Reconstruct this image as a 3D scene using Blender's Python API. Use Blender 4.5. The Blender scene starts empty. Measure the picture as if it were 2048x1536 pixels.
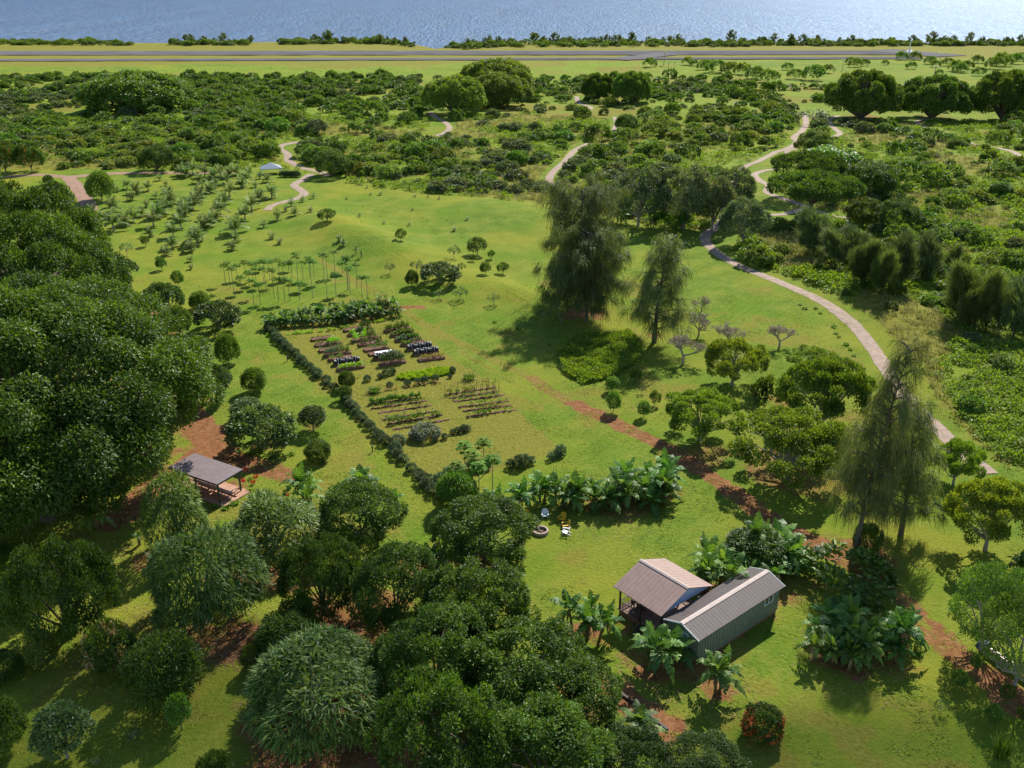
import bpy, math, numpy as np
from math import sin, cos, tan, atan, atan2, radians, pi, sqrt, exp
from mathutils import Vector
# ------------------------------------------------------------------ camera, sky, sun, exposure
SC = bpy.context.scene
CAM_H = 58.0; FPX = 1900.0; PITCH = atan(818 / FPX)
cam_d = bpy.data.cameras.new('camera'); cam = bpy.data.objects.new('camera', cam_d); SC.collection.objects.link(cam)
cam.location = (0, 0, CAM_H); cam.rotation_euler = (pi / 2 - PITCH, 0, 0)
cam_d.sensor_width = 36; cam_d.lens = 36 * FPX / 2048; cam_d.clip_end = 60000; cam_d.clip_start = .5
SC.camera = cam
SUN_EL = 41; SUN_AZ = 24
W = bpy.data.worlds.new('World'); SC.world = W; W.use_nodes = True
nt = W.node_tree; sky = nt.nodes.new('ShaderNodeTexSky'); sky.sky_type = 'NISHITA'; sky.sun_disc = False
sky.sun_elevation = radians(SUN_EL); sky.sun_rotation = radians(SUN_AZ); sky.air_density = 1.0; sky.dust_density = 0.1; sky.ozone_density = 1.5
nt.links.new(sky.outputs[0], nt.nodes['Background'].inputs[0]); nt.nodes['Background'].inputs[1].default_value = 0.102
sl = bpy.data.lights.new('sun', 'SUN'); so = bpy.data.objects.new('sun', sl); SC.collection.objects.link(so)
sl.energy = 5.0; sl.angle = radians(0.55); sl.color = (1, .94, .83)
sd = Vector((sin(radians(SUN_AZ)) * cos(radians(SUN_EL)), cos(radians(SUN_AZ)) * cos(radians(SUN_EL)), sin(radians(SUN_EL))))
so.rotation_euler = sd.to_track_quat('Z', 'Y').to_euler(); so.location = sd * 200
SC.view_settings.view_transform = 'Standard'; SC.view_settings.look = 'None'; SC.view_settings.gamma = 1
SC.view_settings.exposure = 0.60
SC.cycles.max_bounces = 5; SC.cycles.diffuse_bounces = 2; SC.cycles.glossy_bounces = 2; SC.cycles.transmission_bounces = 3; SC.cycles.volume_bounces = 0
SC.cycles.sample_clamp_indirect = 4
# ------------------------------------------------------------------ helpers
rng = np.random.default_rng(11)
C = SC.collection.objects
cp, sp = cos(PITCH), sin(PITCH)
def P0(x, y, z=0.0):
    u = (x - 1024) / FPX; v = (768 - y) / FPX
    dy = cp + v * sp; dz = -sp + v * cp
    t = (z - CAM_H) / dz
    return np.array([u * t, dy * t, z])
def PA(x, y):
    x = np.asarray(x, float); y = np.asarray(y, float)
    u = (x - 1024) / FPX; v = (768 - y) / FPX
    t = -CAM_H / (-sp + v * cp)
    return np.stack([u * t, (cp + v * sp) * t], -1)
def proj(X, Y, Z=0.0):
    dz = Z - CAM_H
    f = Y * cp - dz * sp; up = Y * sp + dz * cp
    f = np.maximum(f, 1e-3)
    return 1024 + FPX * X / f, 768 - FPX * up / f
def _h(i, j, s):
    n = np.sin(i * 127.1 + j * 311.7 + s * 74.7) * 43758.5453
    return n - np.floor(n)
def vn(x, y, s=0):
    i = np.floor(x); j = np.floor(y); fx = x - i; fy = y - j
    fx = fx * fx * (3 - 2 * fx); fy = fy * fy * (3 - 2 * fy)
    a = _h(i, j, s); b = _h(i + 1, j, s); c = _h(i, j + 1, s); d = _h(i + 1, j + 1, s)
    return (a * (1 - fx) + b * fx) * (1 - fy) + (c * (1 - fx) + d * fx) * fy
def fbm(x, y, s=0, o=3):
    r = 0; a = .5; t = 0
    for k in range(o):
        r = r + a * vn(x * 2 ** k + 17 * k, y * 2 ** k, s + k); t += a; a *= .5
    return r / t
def ell(X, Y, p, q, w, k=1.0):
    a = P0(*p)[:2]; b = P0(*q)[:2]; c = (a + b) / 2; d = b - a; L = np.linalg.norm(d) / 2; d = d / (2 * L)
    u = (X - c[0]) * d[0] + (Y - c[1]) * d[1]; v = -(X - c[0]) * d[1] + (Y - c[1]) * d[0]
    return np.exp(-((u / (L * k)) ** 2 + (v / w) ** 2))
def hgt(X, Y):
    X = np.asarray(X, float); Y = np.asarray(Y, float)
    h = 2.6 * ell(X, Y, (600, 425), (900, 560), 9) + 1.0 * ell(X, Y, (960, 560), (1090, 615), 5)
    h = h + 1.6 * ell(X, Y, (870, 400), (1200, 460), 14) + 1.2 * ell(X, Y, (1650, 520), (1960, 760), 8)
    h = h + .5 * (fbm(X / 19, Y / 19, 3) - .5)
    far = np.clip((Y - 230) / 120, 0, 1) * np.clip((560 - Y) / 80, 0, 1)
    return h + far * 5 * (fbm(X / 70, Y / 70, 9) - .45)
def G(x, y):
    z = 0.0
    for _ in range(6):
        p = P0(x, y, z); z = float(hgt(p[0], p[1]))
    return np.array([p[0], p[1], z])
def inpoly(x, y, poly):
    r = np.zeros(np.shape(x), bool); n = len(poly)
    for i in range(n):
        x0, y0 = poly[i]; x1, y1 = poly[(i + 1) % n]
        if y0 == y1: continue
        c = ((y0 > y) != (y1 > y)) & (x < (x1 - x0) * (y - y0) / (y1 - y0) + x0)
        r ^= c
    return r
def unit(a): return a / (np.linalg.norm(a, axis=-1, keepdims=True) + 1e-9)
def rnd(n, k=3): return rng.normal(size=(n, k))
# --- mesh
def mesh(name, V, F, mats, mi=None, rv=None, smooth=False):
    """F is an (n,4) or (n,3) array or a list of such arrays (one per material)"""
    me = bpy.data.meshes.new(name)
    if not isinstance(F, list): F = [F]
    F = [f for f in F if len(f)]
    V = np.asarray(V, np.float32)
    tot = [f.shape[1] * len(f) for f in F]
    me.vertices.add(len(V)); me.vertices.foreach_set('co', V.ravel())
    me.loops.add(sum(tot)); me.loops.foreach_set('vertex_index', np.concatenate([f.ravel() for f in F]).astype(np.int32))
    st = []; o = 0; m = []
    for k, f in enumerate(F):
        st.append(o + np.arange(len(f)) * f.shape[1]); o += f.shape[1] * len(f); m.append(np.full(len(f), k))
    me.polygons.add(sum(len(f) for f in F)); me.polygons.foreach_set('loop_start', np.concatenate(st).astype(np.int32))
    if mi is None: mi = np.concatenate(m)
    me.polygons.foreach_set('material_index', np.minimum(mi, max(len(mats) - 1, 0)).astype(np.int32))
    if not smooth: me.polygons.foreach_set('use_smooth', np.zeros(len(me.polygons), bool))
    else: me.polygons.foreach_set('use_smooth', np.ones(len(me.polygons), bool))
    if rv is not None:
        a = me.attributes.new('rnd', 'FLOAT', 'POINT'); a.data.foreach_set('value', np.asarray(rv, np.float32))
    me.update(calc_edges=True)
    for q in mats: me.materials.append(q)
    return me
class MB:
    def __init__(s): s.V = []; s.F = []; s.n = 0
    def add(s, V, F):
        s.V.append(np.asarray(V, float)); s.F += [tuple(i + s.n for i in f) for f in F]; s.n += len(V); return s
    def box(s, c, d, rz=0, rx=0):
        x, y, z = d[0] / 2, d[1] / 2, d[2] / 2
        v = np.array([(a, b, e) for e in (-z, z) for b in (-y, y) for a in (-x, x)])
        if rx: v = np.stack([v[:, 0], v[:, 1] * cos(rx) - v[:, 2] * sin(rx), v[:, 1] * sin(rx) + v[:, 2] * cos(rx)], 1)
        if rz: v = np.stack([v[:, 0] * cos(rz) - v[:, 1] * sin(rz), v[:, 0] * sin(rz) + v[:, 1] * cos(rz), v[:, 2]], 1)
        return s.add(v + np.array(c), [(0, 2, 3, 1), (4, 5, 7, 6), (0, 1, 5, 4), (2, 6, 7, 3), (0, 4, 6, 2), (1, 3, 7, 5)])
    def bar(s, a, b, w, h=None):
        a = np.array(a, float); b = np.array(b, float); h = h or w; d = b - a; d /= np.linalg.norm(d)
        u = np.cross(d, (0, 0, 1)); u = np.array((1., 0, 0)) if np.linalg.norm(u) < 1e-4 else u / np.linalg.norm(u)
        v = np.cross(u, d); q = [(-1, -1), (1, -1), (1, 1), (-1, 1)]
        V = [p + u * i * w / 2 + v * j * h / 2 for p in (a, b) for i, j in q]
        return s.add(V, [(3, 2, 1, 0), (4, 5, 6, 7), (0, 1, 5, 4), (1, 2, 6, 5), (2, 3, 7, 6), (3, 0, 4, 7)])
    def slab(s, q, t):
        """four top corners (ccw from above), thickness t straight down"""
        q = np.array(q, float); V = np.concatenate([q, q - (0, 0, t)])
        return s.add(V, [(0, 1, 2, 3), (7, 6, 5, 4), (1, 0, 4, 5), (2, 1, 5, 6), (3, 2, 6, 7), (0, 3, 7, 4)])
    def tube(s, pts, r, k=6, cap=True):
        pts = np.array(pts, float); n = len(pts); r = np.broadcast_to(r, n); V = []
        for i in range(n):
            d = pts[min(i + 1, n - 1)] - pts[max(i - 1, 0)]; d = d / (np.linalg.norm(d) + 1e-9)
            u = np.cross(d, (0.3, 1, 0.1)); u /= np.linalg.norm(u); v = np.cross(d, u)
            for j in range(k): V.append(pts[i] + r[i] * (u * cos(2 * pi * j / k) + v * sin(2 * pi * j / k)))
        F = [(i * k + j, i * k + (j + 1) % k, (i + 1) * k + (j + 1) % k, (i + 1) * k + j) for i in range(n - 1) for j in range(k)]
        if cap: F += [tuple(range(k))[::-1], tuple((n - 1) * k + j for j in range(k))]
        return s.add(V, F)
    def me(s, name, mat, smooth=False):
        m = bpy.data.meshes.new(name); m.from_pydata(np.concatenate(s.V).tolist(), [], s.F)
        for q in (mat if isinstance(mat, (list, tuple)) else [mat]): m.materials.append(q)
        if smooth: m.polygons.foreach_set('use_smooth', np.ones(len(m.polygons), bool))
        m.update(); return m
    def obj(s, name, mat, parent=None, smooth=False):
        o = bpy.data.objects.new(name, s.me(name, mat, smooth)); C.link(o); o.parent = parent; return o
def tag(o, label=None, cat=None, group=None, kind=None):
    if label: o['label'] = label
    if cat: o['category'] = cat
    if group: o['group'] = group
    if kind: o['kind'] = kind
    return o
def empty(name, loc, rz=0, **k):
    o = bpy.data.objects.new(name, None); C.link(o); o.location = loc; o.rotation_euler = (0, 0, rz); o.empty_display_size = .3
    return tag(o, **k)
def link(name, me, loc=(0, 0, 0), parent=None, **k):
    o = bpy.data.objects.new(name, me); C.link(o); o.location = loc; o.parent = parent; return tag(o, **k)
# ------------------------------------------------------------------ materials
def newmat(name):
    m = bpy.data.materials.new(name); m.use_nodes = True
    return m, m.node_tree, m.node_tree.nodes, m.node_tree.links
def mixc(N, L, f, a, b, mode='MIX'):
    x = N.new('ShaderNodeMix'); x.data_type = 'RGBA'; x.blend_type = mode
    for s, v in ((x.inputs[0], f), (x.inputs[6], a), (x.inputs[7], b)):
        if hasattr(v, 'is_linked') or hasattr(v, 'links'): L.new(v, s)
        elif isinstance(v, (int, float)): s.default_value = v
        else: s.default_value = (*v, 1)
    return x.outputs[2]
def ramp(N, L, f, stops):
    r = N.new('ShaderNodeValToRGB'); e = r.color_ramp.elements
    while len(e) < len(stops): e.new(.5)
    for k, (p, c) in enumerate(stops): e[k].position = p; e[k].color = (*c, 1) if len(c) == 3 else c
    L.new(f, r.inputs[0]); return r.outputs[0]
def noise(N, L, scale, detail=3, vec=None, rough=.55, dist=0):
    n = N.new('ShaderNodeTexNoise'); n.inputs['Scale'].default_value = scale; n.inputs['Detail'].default_value = detail
    n.inputs['Roughness'].default_value = rough; n.inputs['Distortion'].default_value = dist
    if vec is not None: L.new(vec, n.inputs['Vector'])
    return n.outputs[0]
def math_(N, L, op, a, b=None, clamp=False):
    m = N.new('ShaderNodeMath'); m.operation = op; m.use_clamp = clamp
    for i, v in enumerate((a, b)):
        if v is None: continue
        if isinstance(v, (int, float)): m.inputs[i].default_value = v
        else: L.new(v, m.inputs[i])
    return m.outputs[0]
def simple(name, col, rough=.6, var=.25, scale=3, bump=0, metal=0, spec=.5):
    m, t, N, L = newmat(name); b = N['Principled BSDF']
    g = N.new('ShaderNodeNewGeometry').outputs['Position']
    n = noise(N, L, scale, 4, g)
    c0 = tuple(max(0, c * (1 - var)) for c in col); c1 = tuple(min(1, c * (1 + var)) for c in col)
    L.new(ramp(N, L, n, [(.3, c0), (.7, c1)]), b.inputs['Base Color'])
    b.inputs['Roughness'].default_value = rough; b.inputs['Metallic'].default_value = metal; b.inputs['Specular IOR Level'].default_value = spec
    if bump:
        bp = N.new('ShaderNodeBump'); bp.inputs['Strength'].default_value = bump; bp.inputs['Distance'].default_value = .03
        L.new(n, bp.inputs['Height']); L.new(bp.outputs[0], b.inputs['Normal'])
    return m
def leafmat(name, dark, light, rough=.42, tr=.35, spec=.5, hue=.02, trc=None):
    """per-leaf colour from the rnd attribute, per-plant shift from the object's random number"""
    m, t, N, L = newmat(name); b = N['Principled BSDF']; out = N['Material Output']; dark = tuple(c * 1.35 for c in dark); light = tuple(c * 1.5 for c in light); rough = min(rough + .06, .65); spec *= .9
    a = N.new('ShaderNodeAttribute'); a.attribute_name = 'rnd'
    c = ramp(N, L, a.outputs['Fac'], [(0, dark), (.6, tuple((x + y) / 2 for x, y in zip(dark, light))), (1, light)])
    oi = N.new('ShaderNodeObjectInfo'); h = N.new('ShaderNodeHueSaturation')
    h.inputs['Hue'].default_value = .5; mr = N.new('ShaderNodeMapRange'); L.new(oi.outputs['Random'], mr.inputs[0]); mr.inputs[3].default_value = .5 - hue; mr.inputs[4].default_value = .5 + hue
    L.new(mr.outputs[0], h.inputs['Hue'])
    mv = N.new('ShaderNodeMapRange'); L.new(math_(N, L, 'FRACT', math_(N, L, 'MULTIPLY', oi.outputs['Random'], 7.3)), mv.inputs[0]); mv.inputs[3].default_value = .8; mv.inputs[4].default_value = 1.22
    L.new(mv.outputs[0], h.inputs['Value']); L.new(c, h.inputs['Color'])
    L.new(h.outputs[0], b.inputs['Base Color']); b.inputs['Roughness'].default_value = rough; b.inputs['Specular IOR Level'].default_value = spec
    tl = N.new('ShaderNodeBsdfTranslucent')
    L.new(mixc(N, L, 1.0, h.outputs[0], trc or (1.5, 1.35, .45), 'MULTIPLY'), tl.inputs['Color'])
    mx = N.new('ShaderNodeMixShader'); mx.inputs[0].default_value = tr
    L.new(b.outputs[0], mx.inputs[1]); L.new(tl.outputs[0], mx.inputs[2]); L.new(mx.outputs[0], out.inputs[0])
    return m
M = {}
M['mango'] = leafmat('mango_leaf', (.016, .042, .007), (.105, .172, .017), .44, .34, hue=.010, spec=.38)
M['ficus'] = leafmat('ficus_leaf', (.010, .030, .004), (.085, .150, .011), .44, .34, hue=.008, spec=.4)
M['bread'] = leafmat('breadfruit_leaf', (.026, .060, .016), (.105, .165, .045), .36, .28)
M['bright'] = leafmat('bright_leaf', (.035, .09, .010), (.13, .22, .025), .42, .38)
M['hala'] = leafmat('strap_leaf', (.028, .068, .010), (.15, .225, .035), .46, .28, hue=.006)
M['koa'] = leafmat('umbrella_leaf', (.045, .085, .008), (.18, .25, .025), .5, .35)
M['iron'] = leafmat('needle_foliage', (.036, .064, .020), (.130, .170, .052), .6, .36)
M['banana'] = leafmat('banana_leaf', (.030, .085, .016), (.12, .22, .035), .46, .38, spec=.4)
M['palm'] = leafmat('palm_leaf', (.05, .10, .014), (.20, .26, .06), .42, .38, spec=.4)
M['papaya'] = leafmat('papaya_leaf', (.04, .11, .010), (.13, .23, .02), .55, .45, spec=.2)
M['scrubA'] = leafmat('scrub_leaf', (.040, .092, .010), (.145, .225, .028), .45, .35, hue=.025)
M['scrubB'] = leafmat('scrub_leaf_yellow', (.055, .095, .014), (.18, .23, .04), .5, .35, hue=.025)
M['scrubC'] = leafmat('scrub_leaf_grey', (.045, .075, .028), (.14, .18, .07), .5, .3, hue=.02)
M['dry'] = leafmat('dry_grass', (.15, .16, .04), (.30, .29, .085), .6, .3, hue=.015, trc=(1.1, 1.15, .7))
M['grassy'] = leafmat('tall_green_grass', (.10, .17, .018), (.26, .32, .05), .55, .4, hue=.02)
M['cover'] = leafmat('vine_leaf', (.08, .16, .012), (.21, .31, .035), .5, .4)
M['lettuce'] = leafmat('lettuce_leaf', (.12, .26, .015), (.26, .42, .03), .45, .4)
M['kale'] = leafmat('kale_leaf', (.04, .09, .05), (.12, .19, .12), .45, .3)
M['hedge'] = leafmat('hedge_leaf', (.022, .055, .018), (.09, .14, .045), .5, .25)
M['orange'] = leafmat('orange_flower', (.45, .09, .015), (.75, .22, .04), .5, .3, trc=(1, .7, .4))
M['red'] = leafmat('red_flower', (.25, .015, .02), (.5, .04, .05), .5, .3, trc=(1, .5, .4))
M['tan'] = leafmat('tan_flower', (.28, .20, .06), (.5, .38, .15), .6, .3, trc=(1, .8, .5))
M['white'] = leafmat('white_flower', (.5, .5, .42), (.7, .7, .6), .6, .2, trc=(1, 1, .8))
M['blossom'] = leafmat('dull_blossom', (.20, .16, .12), (.34, .28, .22), .6, .2, trc=(1, 1, .8))
M['bark'] = simple('bark', (.13, .105, .08), .9, .4, 5, .6)
M['barkp'] = simple('pale_bark', (.30, .27, .22), .9, .3, 6, .4)
M['pstem'] = simple('banana_stem', (.20, .17, .07), .7, .5, 5, .3)
M['thatch'] = leafmat('dead_leaf', (.13, .075, .035), (.30, .19, .09), .8, .15, trc=(1, .8, .5))
# ------------------------------------------------------------------ vegetation builders (numpy)
def leaves(Cn, D, Nn, L, Wd, fold=.18):
    n = len(Cn); L = np.broadcast_to(L, n)[:, None]; Wd = np.broadcast_to(Wd, n)[:, None]
    D = unit(D); S = unit(np.cross(D, Nn)); Nn = np.cross(S, D)
    V = np.empty((n, 4, 3)); V[:, 0] = Cn; V[:, 2] = Cn + D * L
    m = Cn + D * L * .45 + Nn * Wd * fold
    V[:, 1] = m + S * Wd / 2; V[:, 3] = m - S * Wd / 2
    return V.reshape(-1, 3), np.arange(n * 4).reshape(n, 4), np.repeat(rng.random(n), 4)
def strips(Cn, D, L, Wd, droop, seg=3, prof=None, side=None):
    n = len(Cn); L = np.broadcast_to(L, n)[:, None]; Wd = np.broadcast_to(Wd, n)[:, None]; droop = np.broadcast_to(droop, n)[:, None]
    D = unit(D)
    S = unit(np.cross(D, np.array([0, 0, 1.]) + rnd(n) * .25)) if side is None else side
    prof = prof or [.7, 1, .8, .1][:seg + 1] if seg == 3 else (prof or [1 - .9 * k / seg for k in range(seg + 1)])
    V = np.empty((n, seg + 1, 2, 3)); z = np.array([0, 0, -1.])
    for k in range(seg + 1):
        t = k / seg; p = Cn + D * L * t * (1 - .25 * droop * t) + z * L * droop * t * t
        V[:, k, 0] = p - S * Wd * prof[k] / 2; V[:, k, 1] = p + S * Wd * prof[k] / 2
    b = (np.arange(n) * (seg + 1) * 2)[:, None, None]; k = np.arange(seg)[None, :, None] * 2
    F = (b + k + np.array([0, 1, 3, 2])[None, None, :]).reshape(-1, 4)
    return V.reshape(-1, 3), F, np.repeat(rng.random(n), (seg + 1) * 2)
def cat(parts):
    V, F, R = [], [], []; o = 0
    for v, f, r in parts: V.append(v); F.append(f + o); R.append(r); o += len(v)
    return np.concatenate(V), np.concatenate(F), np.concatenate(R)
def fib(n, zmin=-1.0):
    i = np.arange(n) + .5; z = 1 - (1 - zmin) * i / n; r = np.sqrt(1 - z * z); a = i * 2.39996 + rng.random() * 6
    return np.stack([r * np.cos(a), r * np.sin(a), z], 1)
def crown(R, zb, zt, nl, lr, L, Wd, dens, zmin=-.35, flat=.85, droop=.3, shell=.55, jit=.12, spread=.9, kr=(.86, 1.06)):
    cz = zb + (zt - zb) * .38; u = fib(nl, zmin) + rnd(nl) * jit; u = unit(u)
    lrs = lr * rng.uniform(.65, 1.35, nl)
    hz = np.where(u[:, 2] > 0, zt - cz, cz - zb)
    k = rng.uniform(kr[0], kr[1], nl)
    ext = np.stack([(R - lrs) * k, (R - lrs) * k, np.maximum(hz - lrs * .8, .1) * k], 1)
    cc = np.array([0, 0, cz]) + u * ext
    P_, D_, Q_ = [], [], []
    for i in range(nl):
        if nl > 28 and rng.random() < .10: continue
        n = int(dens * 4 * pi * lrs[i] ** 2 * .6)
        d = unit(unit(rnd(n)) + u[i] * .75 + np.array([0, 0, .25]))
        P_.append(cc[i] + d * (lrs[i] * rng.uniform(.6, 1.05, n))[:, None] * np.array([1, 1, flat])); D_.append(d); Q_.append(np.full(n, rng.random()))
    Pn = np.concatenate(P_); Dn = np.concatenate(D_); Qn = np.concatenate(Q_); n = len(Pn)
    q = np.linalg.norm((Pn - [0, 0, cz]) / np.array([R, R, 1]) * np.stack([np.ones(n), np.ones(n), 1 / np.where(Pn[:, 2] > cz, zt - cz, max(cz - zb, .1))], 1), axis=1)
    keep = (q > shell) | (rng.random(n) < .15); Pn = Pn[keep]; Dn = Dn[keep]; Qn = Qn[keep]; n = len(Pn)
    D = unit(Dn * .8 + rnd(n) * .55 * spread + np.array([0, 0, -droop])); Nn = unit(Dn + rnd(n) * .45 + np.array([0, 0, .5]))
    sc = rng.uniform(.7, 1.25, n)
    V, F, rv = leaves(Pn, D, Nn, L * sc, Wd * sc); return (V, F, np.clip(rv * .62 + np.repeat(Qn, 4) * .42, 0, 1)), cc, lrs
def limbs(cc, z0, r0, top, n=7, mb=None):
    mb = mb or MB(); mb.tube([(0, 0, -.1), (.04 * r0, 0, z0 * .5), (0, .05, z0)], [r0 * 1.25, r0, r0 * .85], 7)
    idx = rng.choice(len(cc), min(n, len(cc)), replace=False)
    for i in idx:
        e = cc[i]; m = np.array([e[0] * .45, e[1] * .45, z0 + (e[2] - z0) * .62]) + rnd(1)[0] * .08 * top
        mb.tube([(0, 0, z0 * .93), m, e], [r0 * .6, r0 * .36, r0 * .1], 5, False)
    return mb
TPL = {}
def reg(name, kind, parts, pts, H, R): TPL[name] = dict(kind=kind, parts=parts, pts=pts, H=H, R=R)
def samp(V):
    V = V[rng.choice(len(V), min(len(V), 500), replace=False)]; return V
def tree_t(name, mat, R, zb, zt, nl, lr, L, Wd, dens, tr=.2, nlimb=7, bark='bark', extra=None, **k):
    (V, F, rv), cc, lrs = crown(R, zb, zt, nl, lr, L, Wd, dens, **k)
    mats = [M[mat]]; FF = [F]
    if extra:                                   # flowers: a share of the leaves takes another material
        sel = rng.random(len(F)) < extra[1]
        if len(extra) > 2: sel = sel & (extra[2](V[F[:, 0]]))
        FF = [F[~sel], F[sel]]; mats.append(M[extra[0]])
    parts = [('crown', mesh(name + '_crown', V, FF, mats, rv=rv)), ('trunk', limbs(cc, max(zb * .9, .3), tr, zt, nlimb).me(name + '_trunk', M[bark]))]
    reg(name, 'tree', parts, samp(V), zt, R)
tree_t('ficusA', 'ficus', 19, 1.2, 18, 300, 2.2, .34, .18, 25, tr=.9, nlimb=40, zmin=-.15, shell=.74, droop=.35, jit=.2, kr=(.84, 1.1))
tree_t('ficusB', 'ficus', 12, 1.0, 13, 150, 1.6, .34, .18, 24, kr=(.84, 1.1), jit=.2, tr=.8, nlimb=20, zmin=-.2, shell=.7)
tree_t('mangoL', 'mango', 5.5, .6, 7, 80, 1.05, .32, .15, 30, tr=.22, nlimb=12, zmin=-.3, shell=.64, jit=.28, kr=(.76, 1.14))
tree_t('mangoL2', 'ficus', 6, .8, 7.5, 90, 1.1, .33, .16, 28, tr=.25, nlimb=12, zmin=-.25, shell=.64, jit=.28, kr=(.76, 1.14))
tree_t('mangoM', 'mango', 2.6, .35, 3.8, 34, .85, .27, .11, 46, tr=.12, nlimb=8, zmin=-.5, shell=.6)
tree_t('mangoM2', 'bright', 2.6, .4, 3.6, 30, .9, .30, .14, 38, tr=.12, nlimb=8, zmin=-.4, shell=.6)
tree_t('lolly', 'bread', 1.9, .95, 3.1, 30, .62, .24, .10, 60, tr=.09, nlimb=8, zmin=-.35, shell=.55, bark='barkp')
tree_t('spread', 'bread', 3.0, .9, 3.5, 40, .70, .32, .17, 40, tr=.13, nlimb=14, zmin=-.15, shell=.55, bark='barkp')
tree_t('spread2', 'bread', 3.4, .6, 3.8, 44, .75, .34, .19, 36, tr=.14, nlimb=16, zmin=-.2, shell=.5, bark='barkp', jit=.2)
tree_t('smallA', 'bright', 1.2, .5, 2.6, 16, .5, .26, .13, 50, tr=.06, nlimb=6, zmin=-.5, shell=.4, jit=.2)
tree_t('smallB', 'mango', 1.3, .4, 2.0, 18, .42, .22, .10, 60, tr=.06, nlimb=8, zmin=-.4, shell=.4, jit=.25)
tree_t('sparse', 'bread', 1.3, .7, 2.0, 14, .32, .2, .09, 42, tr=.05, nlimb=12, zmin=-.2, shell=.3, jit=.3, bark='barkp')
tree_t('koaA', 'koa', 5.0, .9, 5.0, 66, .85, .24, .13, 66, tr=.22, nlimb=26, zmin=-.15, shell=.55, flat=.55, droop=0, bark='barkp', jit=.3, kr=(.72, 1.12))
tree_t('koaB', 'koa', 4.2, .8, 4.4, 46, .8, .24, .13, 66, tr=.2, nlimb=22, zmin=-.15, shell=.5, flat=.55, droop=0, jit=.32, bark='barkp', kr=(.72, 1.12))
tree_t('greyA', 'scrubC', 5.0, 1.5, 8.5, 55, 1.15, .42, .18, 20, tr=.2, nlimb=22, zmin=-.35, shell=.55, jit=.2, bark='barkp')
tree_t('banyan', 'mango', 15, .8, 15, 110, 2.5, .75, .42, 8, tr=1.3, nlimb=30, zmin=-.28, shell=.7, kr=(.8, 1.1), jit=.2)
tree_t('banyan2', 'scrubA', 13, .5, 13, 100, 2.4, .75, .42, 7, tr=1.0, nlimb=20, zmin=-.2, shell=.7)
tree_t('flatdark', 'mango', 9, 4, 8.5, 50, 1.8, .45, .22, 14, tr=.4, nlimb=22, zmin=.0, shell=.55, flat=.45)
tree_t('flame', 'mango', 6, 1, 8, 40, 1.5, .5, .3, 12, tr=.2, nlimb=8, extra=('red', .12, lambda p: vn(p[:, 0] / 1.5, p[:, 1] / 1.5, 5) > .6))
tree_t('ixora', 'mango', 1.5, .1, 2.5, 34, .5, .18, .10, 110, tr=.06, nlimb=4, zmin=-.6, shell=.6, extra=('orange', .5, lambda p: (p[:, 2] < 1.9) & (vn(p[:, 0] * 2.5 + 9, p[:, 2] * 2.5 + p[:, 1] * 2, 5) > .40)))
tree_t('tanflower', 'mango', 2.1, .3, 2.9, 26, .7, .26, .12, 50, tr=.08, nlimb=6, zmin=-.4, extra=('tan', .7, lambda p: vn(p[:, 0] * 1.6 + 3, p[:, 1] * 1.6 + p[:, 2], 5) > .55))
tree_t('yellowbush', 'scrubB', 1.5, .1, 2.2, 18, .55, .22, .09, 50, tr=.06, nlimb=6, zmin=-.5, shell=.3, jit=.2)
tree_t('hedgebush', 'hedge', .75, .05, 1.2, 12, .32, .14, .06, 190, tr=.04, nlimb=3, zmin=-.5, shell=.5)
tree_t('kalebush', 'kale', .55, .1, 1.0, 8, .25, .26, .12, 90, tr=.03, nlimb=3, zmin=-.4, shell=.3)
tree_t('bloombush', 'scrubC', 2.1, .05, 1.7, 24, .6, .2, .10, 80, tr=.05, nlimb=3, zmin=-.3, extra=('white', .2))
tree_t('feather', 'bright', 3.8, 1.0, 6.5, 48, .85, .24, .10, 40, tr=.16, nlimb=16, zmin=-.4, shell=.45, jit=.22, bark='barkp')
for k, (m, R, h) in enumerate((('scrubA', 2.6, 2.6), ('scrubA', 3.0, 3.4), ('scrubB', 2.4, 2.0), ('scrubC', 2.4, 2.2), ('bright', 2.4, 2.2), ('mango', 3.0, 3.2))):
    tree_t('bush%d' % k, m, R, .05, h, 16, .8, .5, .28, 13, tr=.08, nlimb=3, zmin=-.25, shell=.6, jit=.2)
def hala(name, R, H, n, L, Wd):
    u = fib(n, -.25); cz = H * .45; ext = np.array([R - L * .45, R - L * .45, H - cz - L * .25])
    lump = 1 + .34 * (vn(u[:, 0] * 2.2 + 5, u[:, 1] * 2.2 + u[:, 2] * 2, 2) - .5) * 2
    cc = np.array([0, 0, cz]) + u * ext * lump[:, None] * rng.uniform(.92, 1.03, n)[:, None]
    m = 14; Cn = np.repeat(cc, m, 0); U = np.repeat(u, m, 0)
    D = unit(unit(rnd(n * m)) * .95 + U * .75 + np.array([0, 0, .35]))
    V, F, rv = strips(Cn, D, L * rng.uniform(.75, 1.2, n * m), Wd, rng.uniform(.05, .65, n * m), 3)
    mb = limbs(cc[u[:, 2] > 0], H * .22, .16, H, 14)
    for k in range(7):
        a = k * .9; mb.tube([(cos(a) * .75, sin(a) * .75, -.1), (cos(a) * .1, sin(a) * .1, 1.0)], [.05, .06], 4)
    reg(name, 'tree', [('crown', mesh(name, V, F, [M['hala']], rv=rv)), ('trunk', mb.me(name + '_trunk', M['barkp']))], samp(V), H, R)
hala('halaA', 4.3, 6.2, 520, .95, .09); hala('halaB', 3.4, 5.6, 380, .85, .085); hala('halaS', 3.0, 6.0, 300, .9, .075)
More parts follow.
